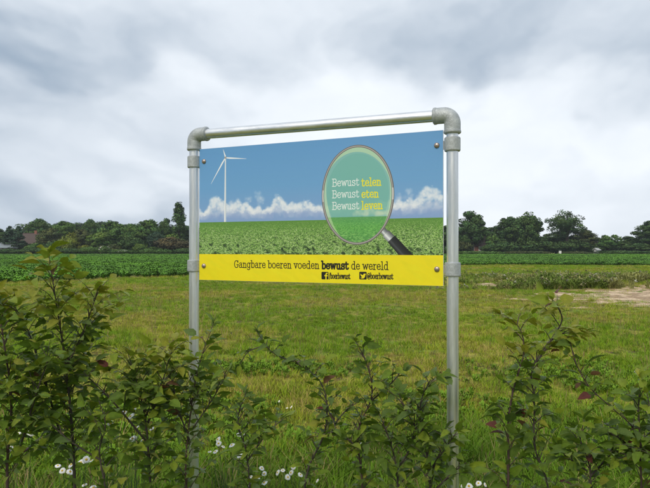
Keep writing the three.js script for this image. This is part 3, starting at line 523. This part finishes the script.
{
  const r = rng(900), sets = [[], [], []];
  const GR = [[0.160, 0.280, 0.012], [0.220, 0.315, 0.015], [0.285, 0.328, 0.022]], TAN = [[0.42, 0.345, 0.09], [0.34, 0.25, 0.08]];
  const put = (d0, d1, per, s0, s1) => {
    const n = Math.round(per * 0.58 * (d1 * d1 - d0 * d0) + per * 2 * (d1 - d0));
    for (let k = 0; k < n; k++) {
      const d = Math.sqrt(lerp(d0 * d0, d1 * d1, r())), x = (r() * 2 - 1) * (d * 0.58 + 1), z = -d;
      if (z < cropZ(x) + (r() - 0.5) * 0.5 || sandMask(x, z) > 0.02 + r() * 0.25) continue;
      const dry = smooth(fbm(x * 0.42 + 7, z * 0.30 + 3, 81, 4), 0.42, 0.64), fine = fbm(x * 2.6, z * 2.6, 82, 3);
      if (fine < 0.30 && r() < 0.6) continue;
      const isTan = r() < 0.09 + 0.34 * dry * (0.4 + fine), a = isTan ? TAN[r() < 0.6 ? 0 : 1] : GR[Math.min(2, Math.floor(r() * 1.4 + dry * 1.5))], v = 0.72 + 0.5 * r();
      sets[isTan ? 2 : r() < 0.5 ? 0 : 1].push({ x, y: height(x, z) - 0.005, z, turn: r() * 6.283, s: lerp(s0, s1, r()) * (0.7 + 0.6 * fine), h: (isTan ? 0.8 + r() * 0.5 : 0.6 + 0.7 * r()) * (d > 12 ? 0.65 : 0.8), c: a.map((q) => q * v) });
    }
  };
  put(1.6, 7, 380, 0.8, 1.3); put(7, 14, 230, 0.9, 1.3); put(14, 26, 120, 1.0, 1.5); put(26, 60, 30, 1.5, 2.2);
  scatter('meadow_grass', 'short green grass of the mown meadow', 'grass', tuft(1, 16, 0.07, 0.035, 0.10, 0.0045, 0.8), grassM, sets[0]);
  scatter('meadow_grass', 'slightly longer green grass among the meadow turf', 'grass', tuft(2, 13, 0.06, 0.045, 0.13, 0.004, 0.6), grassM, sets[1]);
  scatter('dry_grass', 'dry straw coloured grass in the meadow', 'grass', tuft(3, 11, 0.08, 0.03, 0.12, 0.003, 0.9), grassM, sets[2]);
  console.log('grass', sets.map((s) => s.length));
}
function leafFan(seed, n, len, wid, up, rise) {                // a low plant of broad leaves
  const r = rng(seed), pos = [], idx = [];
  for (let k = 0; k < n; k++) {
    const a = k * 2.4 + r() * 0.6, l = len * (0.6 + 0.6 * r()), w = wid * (0.7 + 0.6 * r()), e = up * (0.3 + r()), y0 = rise * r(), dx = Math.cos(a), dz = Math.sin(a), i = pos.length / 3, roll = (r() - 0.5) * 0.9;
    for (const [t, wt, y] of [[0.12, 0.15, 0], [0.5, 1, 0.6], [0.78, 0.8, 0.75], [1, 0, 0.6]]) { const q = l * t * Math.cos(e * 0.8), yy = y0 + l * y * Math.sin(e) * 1.3, s = w * wt / 2; pos.push(dx * q - dz * s, yy + s * roll, dz * q + dx * s); if (wt) pos.push(dx * q + dz * s, yy - s * roll, dz * q - dx * s); }
    idx.push(i, i + 1, i + 2, i + 1, i + 3, i + 2, i + 2, i + 3, i + 4, i + 3, i + 5, i + 4, i + 4, i + 5, i + 6);
  }
  return geoFrom(pos, idx);
}
const herbM = new THREE.MeshPhysicalMaterial({ color: 0xffffff, roughness: 0.7, specularIntensity: 0.3, side: THREE.DoubleSide });
{ // the leafy crop in rows
  const r = rng(77), spots = [];
  const dirx = 0.94, dirz = -0.34;                            // direction of the rows
  for (let a = -130; a < 200; a += 0.75) for (let q = -40; q < 230; ) {
    const far = Math.max(0, q - 20) / 150; q += 0.36 + far * 0.3 + r() * 0.1;
    const x = dirx * (a + (r() - 0.5) * 0.12) - 0.34 * -q * 0 + 0.05 * q, z = -q + dirz * 0 + (r() - 0.5) * 0.1;
    if (z > -18 || z < -137 + 3 * fbm(x * 0.05, 3, 9, 2) || z > cropZ(x) - 0.2 || !inView(x, z, 5)) continue;
    const v = 0.65 + 0.6 * r(), p = 0.6 + 0.8 * fbm(x * 0.12, z * 0.12, 91, 4); if (fbm(x * 0.3, z * 0.3, 93, 3) < 0.3 && r() < 0.7) continue;
    spots.push({ x, y: (z > -60 ? height(x, z) : 0) - 0.01, z, turn: r() * 6.283, s: 0.85 + 0.4 * r() + far * 0.3, h: (0.5 + 0.25 * r() + 0.25 * fbm(x * 0.2, z * 0.2, 94, 3)) / (1 + far * 0.4), c: [0.100 * v * p, 0.230 * v * p, 0.022 * v] });
  }
  console.log('crop', spots.length);
  scatter('leafy_crop', 'dense dark green leafy crop covering the field', 'crop', leafFan(7, 30, 0.30, 0.085, 0.85, 0.13), herbM, spots);
}
{ // weeds: broad leaves in the turf near the hedge, tall rough herbs on the bank by the sand, pale flower heads
  const r = rng(311), low = [], bank = [], heads = [], tall = [];
  for (let k = 0; k < 9000; k++) {
    const d = Math.sqrt(lerp(4, 64, r())), x = (r() * 2 - 1) * (d * 0.6 + 0.6), z = -d;
    if (fbm(x * 0.9 + 4, z * 0.9, 87, 3) < 0.40 + 0.16 * r() + 0.02 * d * r()) continue;
    const v = 0.7 + 0.6 * r(); low.push({ x, y: height(x, z), z, turn: r() * 6.283, s: 0.5 + 0.7 * r(), h: 0.8 + r() * 0.8, c: [0.13 * v, 0.23 * v, 0.018 * v] });
  }
  for (let k = 0; k < 5200; k++) {                            // longer grass at the foot of the young hedge
    const d = 2.3 + 2.6 * r() * r() + 0.5 * r(), x = (r() * 2 - 1) * (d * 0.6 + 0.5), z = -d - x * 0.25;
    if (z > -1.9) continue;
    const v = 0.6 + 0.7 * r(), dry = r() < 0.12;
    tall.push({ x, y: height(x, z), z, turn: r() * 6.283, s: 0.55 + 0.75 * r(), h: 0.7 + 0.5 * r(), c: dry ? [0.28 * v, 0.23 * v, 0.09 * v] : [0.120 * v, 0.225 * v, 0.014 * v] });
  }
  for (let k = 0; k < 9000; k++) {
    const z = -22.4 - 15 * Math.pow(r(), 1.4), x = lerp(4.0, -z * 0.62, r()), dens = fbm(x * 0.5, z * 0.5, 95, 3);
    if (sandMask(x, z) > 0.12 || dens < 0.34 + 0.24 * r() + 0.14 * smooth(-z, 25, 36) || r() < 0.8 * smooth(9.8 + (fbm(x * 0.4, z * 0.4, 97, 3) - 0.5) * 6 - x, -0.6, 1.6)) continue;
    const v = 0.7 + 0.6 * r(), s = (0.5 + 0.8 * r()) * (0.35 + 0.65 * smooth(x, 3.5, 9)) * (1.1 - 0.55 * smooth(-z, 24, 34));
    bank.push({ x, y: height(x, z), z, turn: r() * 6.283, s, h: 1 + r() * 0.5, c: dens > 0.55 ? [0.15 * v, 0.21 * v, 0.036 * v] : [0.27 * v, 0.275 * v, 0.085 * v] });
    if (r() < 0.22) heads.push({ x: x + r() * 0.2, y: height(x, z) + s * (0.16 + 0.16 * r()), z: z + r() * 0.2, turn: r() * 6.283, s: 0.6 + 0.8 * r(), c: r() < 0.3 ? [0.34, 0.34, 0.25] : [0.24, 0.22, 0.11] });
  }
  scatter('low_weeds', 'low broad leaved weeds in the turf near the young hedge', 'weeds', leafFan(21, 11, 0.055, 0.022, 0.9, 0.035), herbM, low);
  scatter('long_grass', 'longer grass and weeds at the foot of the young hedge', 'grass', tuft(5, 15, 0.06, 0.08, 0.30, 0.005, 0.75), grassM, tall);
  scatter('bank_weeds', 'rough tall weeds on the bank behind the sand', 'weeds', mergeGeometries([leafFan(23, 12, 0.15, 0.035, 1.0, 0.10), tuft(24, 16, 0.1, 0.12, 0.34, 0.012, 0.8)]), herbM, bank);
  scatter('weed_heads', 'pale flower heads of the weeds behind the sand', 'flowers', leafFan(25, 7, 0.07, 0.05, 0.6, 0.03), herbM, heads);
}

{ // thin dry stalks with seed heads standing over the turf
  const r = rng(612), spots = [], pos = [], idx = [];
  for (let k = 0; k < 4; k++) { const a = k * 1.7, h = 0.22 + 0.05 * k, lx = Math.cos(a) * 0.06, lz = Math.sin(a) * 0.06, i = pos.length / 3; for (const [t, w] of [[0, 0.0012], [0.75, 0.001], [0.82, 0.004], [0.93, 0.0035], [1, 0.0005]]) pos.push(lx * t * t + 0.03 * Math.cos(a + 2) - w, h * t, lz * t * t + 0.03 * Math.sin(a + 2), lx * t * t + 0.03 * Math.cos(a + 2) + w, h * t, lz * t * t + 0.03 * Math.sin(a + 2)); for (let q = 0; q < 4; q++) { const b = i + q * 2; idx.push(b, b + 1, b + 2, b + 1, b + 3, b + 2); } }
  for (let k = 0; k < 2600; k++) { const d = Math.sqrt(lerp(9, 480, r())), x = (r() * 2 - 1) * (d * 0.6 + 0.5), z = -d; if (z < cropZ(x) || sandMask(x, z) > 0 || fbm(x * 0.6, z * 0.6, 98, 3) < 0.45) continue; const v = 0.6 + 0.7 * r(); spots.push({ x, y: height(x, z), z, turn: r() * 6.283, s: 0.5 + 0.6 * r(), c: [0.30 * v, 0.23 * v, 0.10 * v] }); }
  scatter('seed_stalks', 'thin dry seed stalks standing over the meadow turf', 'grass', geoFrom(pos, idx), grassM, spots);
}

// ------------------------------------------------------------------ young hedge shrubs in front of the sign
const barkSM = std({ color: lin(0.055, 0.042, 0.034), roughness: 0.8 }), barkRedM = std({ color: lin(0.066, 0.038, 0.032), roughness: 0.7 });
const leafBump = (() => { const t = tex(128, (u, v) => { const q = Math.abs(v - 0.5), rib = Math.abs(((u * 8 - q * 7) % 1 + 1) % 1 - 0.5); const k = 255 * clamp(0.75 - (q < 0.03 ? 0.6 : 0) - (rib < 0.1 ? 0.35 : 0), 0, 1); return [k, k, k]; }, false); return t; })();
const leafMap = tex(128, (u, v) => { const q = Math.abs(v - 0.5), rib = Math.abs(((u * 8 - q * 7) % 1 + 1) % 1 - 0.5), n = 0.9 + 0.2 * fbm(u * 6, v * 6, 66, 3); const k = q < 0.025 ? 255 : rib < 0.09 ? 246 : 228; return [k * n, k * n, k * n * 0.95]; });
const leafM = {};
for (const [k, c] of Object.entries({ dark: [0.135, 0.225, 0.020], mid: [0.195, 0.310, 0.024], grey: [0.150, 0.240, 0.050], light: [0.300, 0.395, 0.030], lime: [0.380, 0.400, 0.040], red: [0.180, 0.048, 0.040], rust: [0.190, 0.095, 0.045] }))
  leafM[k] = new THREE.MeshPhysicalMaterial({ color: lin(...c), map: leafMap, bumpMap: leafBump, bumpScale: 0.0008, roughness: 0.62, specularIntensity: 0.4, transmission: 0.48, thickness: 0, side: THREE.DoubleSide });
function leafGeo(seed) {                                       // unit length 1 along x, blade folded along its rib, toothed edge, bent tip, short stalk
  const r = rng(seed), pos = [], idx = [], uv = [], fold = 0.1 + 0.22 * r(), bend = 0.08 + 0.5 * r(), twist = (r() - 0.5) * 0.5, wmax = 0.235 + 0.08 * r();
  pos.push(-0.2, 0.03, 0.008, -0.2, 0.03, -0.008, 0, 0, 0.012, 0, 0, -0.012); uv.push(0, 0.49, 0, 0.51, 0.02, 0.49, 0.02, 0.51); idx.push(0, 2, 1, 1, 2, 3);
  const S = 7, o = 4;
  for (let i = 0; i <= S; i++) {
    const t = i / S, w = wmax * Math.pow(Math.sin(Math.PI * Math.pow(t, 0.72)), 0.85) * (i % 2 ? 1.05 : 0.95), y = -bend * t * t + 0.02, q = twist * t;
    for (const k of [-1, 0, 1]) { const z = k * w, up = Math.abs(k) * w * fold * 2 + z * q + (k ? (r() - 0.5) * 0.03 : 0); pos.push(t, y + up, z); uv.push(t, 0.5 + k * w / wmax * 0.5); }
    if (i < S) for (const k of [0, 1]) { const a = o + i * 3 + k; idx.push(a, a + 1, a + 3, a + 1, a + 4, a + 3); }
  }
  return geoFrom(pos, idx, uv);
}
const leafG = [1, 2, 3, 4, 5, 6].map((k) => leafGeo(k * 7));
const UP = V(0, 1, 0);
let leafCount = 0;
function shrub(seed, label, stems, o) {
  // stems: { pts: [[photo x, photo y, distance], ...] from the lowest visible point to the tip, foot: ground point x offset, r: base radius }
  const r = rng(seed), p0 = stems[0].pts[0], foot0 = px(p0[0] + (stems[0].dx || 0), 0, p0[2]), t = thing('hedge_shrub', label, 'shrub', V(foot0.x, 0, foot0.z), 'young hedge shrubs in front of the sign');
  const org = t.position, spots = [];
  const addLeaf = (p, dir, up, size) => {
    const x = dir.clone().normalize(), z = x.clone().cross(up).normalize(), y = z.clone().cross(x).normalize();
    const q = new THREE.Quaternion().setFromRotationMatrix(new THREE.Matrix4().makeBasis(x, y, z));
    spots.push({ p: p.clone().addScaledVector(x, 0.2 * size), q, size });
  };
  const jit = (s) => V((r() - 0.5) * s, (r() - 0.5) * s, (r() - 0.5) * s);
  const size = () => (o.leaf || 0.058) * (0.5 + 0.7 * r());
  for (const s of stems) {
    const pts = s.pts.map((q) => px(...q).sub(org)), a = pts[0], f = V(a.x * 0.4 + (s.fx || 0), -0.06 , a.z * 0.4);
    const line = s.branch ? pts : [f, f.clone().lerp(a, 0.5).add(V((r() - 0.5) * 0.05, 0.02, (r() - 0.5) * 0.05)), ...pts], c = new THREE.CatmullRomCurve3(line), L = c.getLength();
    const st = part(t, 'stem', tube(line, s.r || 0.007, 0.0016, 6, 22), s.red ? barkRedM : barkSM);
    const from = s.from ?? (s.branch ? 0.1 : 0.3), every = (s.every || 0.034) * 0.40, n = Math.floor(L * (1 - from) / every);
    for (let k = 0; k < n; k++) {
      const u = from + (1 - from) * (k + 0.5) / n, p = c.getPointAt(u), tan = c.getTangentAt(u), ang = k * 2.4 + r(), side = V(Math.cos(ang), 0.25, Math.sin(ang)).normalize();
      if (r() < Math.min(0.6, (s.twigs ?? 0.4) + 0.12) && u < 0.95) {               // a side twig with leaves left and right
        const len = ((s.twig || 0.2) + 0.02) * (0.5 + 0.8 * r()) * (1.1 - 0.6 * u), d = side.clone().multiplyScalar(0.9).addScaledVector(tan, 0.5).add(V(0, 0.15, 0)).normalize(), e = p.clone().addScaledVector(d, len).add(V(0, (r() - 0.6) * 0.3 * len, 0)), m = p.clone().lerp(e, 0.5).add(V(0, 0.12 * len, 0));
        part(t, 'twig', tube([p, m, e], 0.0022, 0.0008, 4, 5), s.red ? barkRedM : barkSM);
        const tc = new THREE.CatmullRomCurve3([p, m, e]), ln = Math.max(2, Math.round(len / 0.021));
        for (let j = 1; j <= ln; j++) { const w = j / ln, q = tc.getPoint(w), td = tc.getTangent(w), z = td.clone().cross(UP).normalize().multiplyScalar(j % 2 ? 1 : -1); addLeaf(q, j === ln ? td.clone().add(jit(0.3)) : td.multiplyScalar(0.55).addScaledVector(z, 0.8).add(V(0, -0.28, 0)).add(jit(0.7)), UP.clone().add(jit(1.9)), size()); }
      } else addLeaf(p, side.multiplyScalar(0.9).addScaledVector(tan, 0.6).add(V(0, -0.2, 0)).add(jit(0.6)), UP.clone().add(jit(1.9)), size());
    }
    for (let k = 0; k < 3; k++) addLeaf(c.getPointAt(0.985), c.getTangentAt(0.98).add(jit(0.9)), UP.clone().add(jit(0.8)), size() * 0.8);
  }
  spots.sort((a, b) => b.size - a.size);
  const rest = {};
  spots.forEach((s, i) => {
    const hgt = s.p.y, pick = r(), tip = o.tipY !== undefined && hgt > EYE + (HY - o.tipY) / F * 2.5;
    const tone = pick < (o.red || 0.006) ? (r() < 0.5 ? 'red' : 'rust') : tip ? (pick < 0.55 ? 'lime' : 'light') : pick < 0.34 ? 'dark' : pick < 0.62 ? 'mid' : pick < 0.62 + (o.grey ?? 0.12) ? 'grey' : pick < 0.97 ? 'light' : 'lime';
    const gl = leafG[Math.floor(r() * 6)];
    if (i >= 300) { (rest[tone] ??= []).push(gl.clone().applyMatrix4(new THREE.Matrix4().compose(s.p, s.q, V(s.size, s.size, s.size)))); return; }
    const m = part(t, 'leaf', gl, leafM[tone]); m.position.copy(s.p); m.quaternion.copy(s.q); m.scale.set(s.size * (0.9 + 0.25 * r()), s.size, s.size * (0.8 + 0.35 * r()));
    leafCount++;
  });
  for (const [k, g] of Object.entries(rest)) part(t, 'small_leaves', mergeGeometries(g), leafM[k]).userData.kind = 'stuff';
  return t;
}
const S = (pts, more) => ({ pts, ...more });
shrub(1, 'tallest leafy hedge shrub with a yellow green top shoot, away from the sign', [
  S([[72, 420, 2.55], [64, 350, 2.55], [56, 300, 2.52], [48, 249, 2.5]], { r: 0.009, every: 0.026, twigs: 0.42, twig: 0.22, from: 0.42 }),
  S([[60, 430, 2.6], [45, 380, 2.6], [28, 330, 2.6], [8, 295, 2.6]], { branch: 1, r: 0.006, twigs: 0.5 }),
  S([[66, 370, 2.55], [84, 330, 2.52], [98, 292, 2.5]], { branch: 1, r: 0.004, twigs: 0.5 }),
], { tipY: 320, leaf: 0.062 });
shrub(2, 'dense leafy hedge shrub beside the tallest shrub, reddish young leaves on top', [
  S([[8, 470, 2.45], [12, 400, 2.45], [4, 340, 2.45], [-4, 290, 2.45]], { r: 0.009, every: 0.026, twigs: 0.42, twig: 0.2, red: 1, from: 0.46 }),
  S([[20, 450, 2.45], [38, 390, 2.42], [52, 350, 2.4]], { branch: 1, r: 0.005, twigs: 0.4, twig: 0.18, every: 0.04 }),
  S([[0, 430, 2.5], [-30, 380, 2.5], [-50, 330, 2.5]], { branch: 1, r: 0.005, twigs: 0.5 }),
], { tipY: 300, leaf: 0.06, red: 0.012 });
shrub(3, 'broad leafy hedge shrub between the tallest shrub and the left post', [
  S([[150, 470, 2.6], [146, 420, 2.6], [138, 385, 2.6], [128, 352, 2.6]], { r: 0.008, every: 0.026, twigs: 0.45, twig: 0.22, from: 0.5 }),
  S([[146, 430, 2.6], [160, 390, 2.58], [172, 350, 2.55]], { branch: 1, r: 0.005, twigs: 0.55, twig: 0.2 }),
  S([[146, 440, 2.6], [112, 400, 2.55], [84, 372, 2.5]], { branch: 1, r: 0.005, twigs: 0.4, twig: 0.16, every: 0.044, from: 0.35 }),
], { leaf: 0.06, tipY: 372 });
shrub(4, 'hedge shrub growing up around the left post of the sign', [
  S([[186, 470, 2.62], [190, 420, 2.62], [198, 370, 2.62], [214, 322, 2.62]], { r: 0.006, every: 0.03, twigs: 0.35, twig: 0.16, red: 1 }),
  S([[190, 440, 2.62], [176, 400, 2.6], [172, 368, 2.6]], { branch: 1, r: 0.004, twigs: 0.4 }),
  S([[192, 430, 2.62], [215, 395, 2.62], [228, 372, 2.64]], { branch: 1, r: 0.004, twigs: 0.4 }),
], { leaf: 0.058, grey: 0.14 });
shrub(5, 'slender hedge shrub with a branch arching over towards the left post', [
  S([[306, 475, 2.5], [326, 428, 2.5], [322, 384, 2.5], [298, 364, 2.52], [272, 352, 2.54], [256, 330, 2.55]], { r: 0.006, every: 0.024, twigs: 0.22, twig: 0.09 }),
  S([[330, 430, 2.5], [346, 410, 2.5], [357, 402, 2.5]], { branch: 1, r: 0.004, twigs: 0.4, twig: 0.1 }),
  S([[262, 346, 2.54], [248, 352, 2.54], [240, 364, 2.54]], { branch: 1, r: 0.003, twigs: 0.3, twig: 0.08 }),
], { leaf: 0.05, red: 0.03, grey: 0.18 });
shrub(6, 'hedge shrub under the middle of the sign, with upright leafy shoots', [
  S([[362, 480, 2.42], [358, 430, 2.42], [372, 395, 2.42], [366, 362, 2.42], [354, 338, 2.42]], { r: 0.006, every: 0.025, twigs: 0.3, twig: 0.1, red: 1 }),
  S([[372, 400, 2.42], [392, 382, 2.42], [404, 368, 2.42]], { branch: 1, r: 0.004, twigs: 0.3, twig: 0.1 }),
  S([[360, 450, 2.42], [338, 432, 2.42], [316, 436, 2.42]], { branch: 1, r: 0.004, twigs: 0.4, twig: 0.12 }),
], { leaf: 0.052, grey: 0.16 });
shrub(7, 'leafy hedge shrub standing against the right post of the sign', [
  S([[430, 485, 2.3], [424, 440, 2.3], [420, 405, 2.3], [430, 382, 2.3], [448, 376, 2.28]], { r: 0.006, every: 0.024, twigs: 0.4, twig: 0.12 }),
  S([[424, 440, 2.3], [408, 414, 2.3], [398, 392, 2.3]], { branch: 1, r: 0.004, twigs: 0.4, twig: 0.12 }),
  S([[426, 475, 2.3], [442, 452, 2.27], [456, 432, 2.25]], { branch: 1, r: 0.004, twigs: 0.5, twig: 0.12 }),
  S([[436, 488, 2.28], [450, 474, 2.25], [466, 462, 2.24]], { branch: 1, r: 0.004, twigs: 0.5, twig: 0.11 }),
], { leaf: 0.056, grey: 0.16 });
shrub(8, 'tall forked hedge shrub with bare dark stems and reddish tips, beside the right post', [
  S([[508, 470, 2.25], [508, 420, 2.25], [514, 385, 2.25], [524, 350, 2.25], [518, 326, 2.25], [500, 313, 2.25]], { r: 0.006, every: 0.03, twigs: 0.3, twig: 0.12, red: 1 }),
  S([[548, 488, 2.25], [534, 446, 2.25], [534, 400, 2.25], [532, 368, 2.25], [556, 336, 2.25], [590, 331, 2.25]], { r: 0.005, every: 0.032, twigs: 0.35, twig: 0.12, fx: 0.05 }),
  S([[536, 362, 2.25], [552, 338, 2.24], [562, 318, 2.22], [552, 300, 2.2]], { branch: 1, r: 0.004, twigs: 0.3, twig: 0.1 }),
], { leaf: 0.056, red: 0.035, tipY: 345 });
shrub(9, 'leaning hedge shrub with one long bare arching stem beside the forked shrub', [
  S([[640, 470, 2.2], [634, 430, 2.2], [612, 408, 2.2], [590, 388, 2.2], [575, 362, 2.2], [570, 342, 2.2]], { r: 0.005, every: 0.045, twigs: 0.25, twig: 0.1, red: 1 }),
  S([[636, 460, 2.2], [622, 440, 2.2], [606, 432, 2.2]], { branch: 1, r: 0.004, twigs: 0.5, twig: 0.14 }),
  S([[640, 450, 2.2], [638, 410, 2.2], [640, 378, 2.2]], { branch: 1, r: 0.004, twigs: 0.2, twig: 0.1 }),
], { leaf: 0.055, red: 0.03 });
shrub(10, 'leafy hedge shrub past the leaning shrub, low and spreading', [
  S([[672, 480, 2.15], [664, 440, 2.15], [650, 410, 2.15], [646, 390, 2.15]], { r: 0.006, every: 0.026, twigs: 0.5, twig: 0.16 }),
  S([[664, 465, 2.15], [640, 452, 2.15], [618, 458, 2.15]], { branch: 1, r: 0.004, twigs: 0.5, twig: 0.14 }),
], { leaf: 0.055 });
shrub(11, 'low leafy hedge shrub between the broad shrub and the tallest shrub', [
  S([[106, 488, 2.4], [100, 450, 2.4], [106, 425, 2.4], [98, 396, 2.4]], { r: 0.006, every: 0.05, twigs: 0.3, twig: 0.16, from: 0.5 }),
  S([[102, 460, 2.4], [70, 440, 2.4], [48, 420, 2.4]], { branch: 1, r: 0.004, twigs: 0.25, twig: 0.12, every: 0.055 }),
], { leaf: 0.062 });
shrub(12, 'low bushy hedge shrub between the left post and the arching branch', [
  S([[250, 488, 2.55], [246, 450, 2.55], [238, 420, 2.55], [246, 392, 2.55]], { r: 0.005, every: 0.03, twigs: 0.45, twig: 0.13, from: 0.45 }),
  S([[248, 460, 2.55], [268, 432, 2.55], [284, 418, 2.55]], { branch: 1, r: 0.004, twigs: 0.4, twig: 0.11 }),
], { leaf: 0.054 });
shrub(13, 'low bushy hedge shrub between the middle shrub and the right post', [
  S([[398, 488, 2.36], [394, 456, 2.36], [386, 430, 2.36], [378, 412, 2.36]], { r: 0.005, every: 0.028, twigs: 0.45, twig: 0.12, from: 0.45 }),
  S([[396, 470, 2.36], [410, 448, 2.36], [414, 430, 2.36]], { branch: 1, r: 0.004, twigs: 0.4, twig: 0.11 }),
], { leaf: 0.054 });
shrub(14, 'low bushy hedge shrub between the forked shrub and the leaning shrub', [
  S([[590, 488, 2.2], [588, 462, 2.2], [580, 440, 2.2], [584, 418, 2.2]], { r: 0.005, every: 0.03, twigs: 0.45, twig: 0.12, from: 0.45 }),
  S([[590, 475, 2.2], [608, 456, 2.2], [620, 440, 2.2]], { branch: 1, r: 0.004, twigs: 0.4, twig: 0.11 }),
  S([[586, 470, 2.2], [566, 456, 2.2], [556, 446, 2.2]], { branch: 1, r: 0.004, twigs: 0.4, twig: 0.11 }),
], { leaf: 0.054 });
console.log('leaves', leafCount);

// ------------------------------------------------------------------ white daisies behind the hedge
{
  const petalM = std({ color: lin(0.74, 0.74, 0.71), roughness: 0.7, side: THREE.DoubleSide }), discM = std({ color: lin(0.62, 0.42, 0.03), roughness: 0.9 }), stalkM = std({ color: lin(0.06, 0.11, 0.03), roughness: 0.7, side: THREE.DoubleSide });
  const head = (() => { const pos = [], idx = [], r = rng(3); for (let k = 0; k < 15; k++) { const a = k / 15 * 6.283, l = 0.9 + 0.2 * r(), w = 0.17, i = pos.length / 3, c = Math.cos(a), s = Math.sin(a), dr = -0.1 - 0.25 * r(); for (const [q, ww, y] of [[0.2, 0.5, 0.02], [0.65, 1, 0.03], [0.92 * l, 0.8, dr * 0.6], [l, 0.25, dr]]) pos.push(c * q - s * w * ww, y, s * q + c * w * ww, c * q + s * w * ww, y, s * q - c * w * ww); idx.push(i, i + 1, i + 2, i + 1, i + 3, i + 2, i + 2, i + 3, i + 4, i + 3, i + 5, i + 4, i + 4, i + 5, i + 6, i + 5, i + 7, i + 6); } return geoFrom(pos, idx); })();
  const disc = new THREE.SphereGeometry(0.33, 12, 6, 0, 6.3, 0, 1.5); disc.scale(1, 0.75, 1);
  const r = rng(56);
  const clumps = [
    ['white daisies beside the foot of the dense shrub with reddish young leaves', 3.05, [[19, 433], [32, 432], [12, 448]]],
    ['white daisies in a loose row low between the tallest shrub and the low leafy shrub', 3.15, [[92, 460], [87, 459], [81.5, 462], [72, 464], [63, 470], [71, 471], [58.6, 465], [85, 484], [94, 487]]],
    ['cluster of white daisies under the broad leafy shrub', 3.0, [[125, 411.5], [131, 416], [111, 423], [110, 416], [134, 408], [118, 413], [137, 427], [152, 428]]],
    ['pair of white daisies at the bare stem of the broad leafy shrub', 3.1, [[133, 438], [143.6, 440]]],
    ['cluster of white daisies beside the left post of the sign', 3.25, [[218, 439], [218.8, 443], [223.5, 446], [232, 444.5], [215.5, 451], [210, 451], [240, 455], [238.6, 434], [241.6, 433.6]]],
    ['white daisies low between the left post and the arching shrub', 3.2, [[262, 467.6], [264.4, 473], [257.5, 477], [251, 476], [264.4, 482], [251, 485.7]]],
    ['tight cluster of white daisies at the foot of the arching shrub', 3.1, [[293.3, 466.5], [291, 472], [288, 476.5], [277.5, 472], [300.6, 474], [283, 469.6], [317, 480]]],
    ['white daisies beside the foot of the right post', 3.05, [[462, 485], [468.5, 485.5], [485, 484], [478, 482.5]]],
    ['small sparse white daisies out in the meadow behind the arching shrub', 5.4, [[291, 406.7], [287, 407.5], [279, 401]]],
    ['few tiny white daisies in the meadow behind the shrub under the sign', 4.6, [[340, 437.6], [361, 443], [388, 425]]],
  ];
  for (const [label, d, heads] of clumps) {
    const mx = heads.reduce((s, h) => s + h[0], 0) / heads.length, b = px(mx, 0, d), t = thing('daisy_plant', label, 'daisies', V(b.x, height(b.x, b.z), b.z), 'white daisies behind the hedge'), fol = [];
    for (const [x, y] of heads) {
      const p = px(x, y, d + (r() - 0.5) * 0.25).sub(t.position), foot = V(p.x * 0.55 + (r() - 0.5) * 0.05, 0, p.z * 0.6 + (r() - 0.5) * 0.06), s = (d > 4 ? 0.013 : 0.0165) * (0.65 + 0.6 * r());
      part(t, 'stalk', tube([foot, foot.clone().lerp(p, 0.55).add(V((r() - 0.5) * 0.04, 0.02, (r() - 0.5) * 0.04)), p], 0.0016, 0.0012, 4, 6), stalkM);
      const f = part(t, 'flower', head, petalM); f.position.copy(p); f.scale.setScalar(s); f.rotation.set(0.55 * r() + 0.15, r() * 6.283, (r() - 0.5) * 0.5, 'YXZ'); f.rotation.set(0.1 + 0.95 * r(), (r() - 0.5) * 2, (r() - 0.5) * 1.1);
      part(f, 'flower_centre', disc, discM);
      const g = tuft(Math.floor(r() * 1e6), 16, 0.05, p.y * 0.35, p.y * 0.92, 0.003, 0.4); g.translate(foot.x, 0, foot.z); fol.push(g);
    }
    part(t, 'foliage', mergeGeometries(fol), stalkM).userData.kind = 'stuff';
  }
}
{ // pale stone lying in the meadow
  const g = mergeVertices(new THREE.IcosahedronGeometry(0.07, 3)), p = g.attributes.position;
  for (let i = 0; i < p.count; i++) { const v = V(p.getX(i), p.getY(i), p.getZ(i)), k = 0.8 + 0.45 * fbm(v.x * 22 + 5, v.z * 22 + v.y * 9, 88, 3); p.setXYZ(i, v.x * k * 1.15, v.y * k * 0.72, v.z * k); }
  g.computeVertexNormals();
  const b = px(640, 0, 7.3), m = part(scene, 'pale_stone', g, std({ color: lin(0.55, 0.53, 0.52), roughness: 0.85 }));
  m.position.set(b.x, height(b.x, b.z) + 0.04, b.z); tag(m, 'single pale grey stone lying in the meadow grass', 'stone');
}
renderer.render(scene, camera);
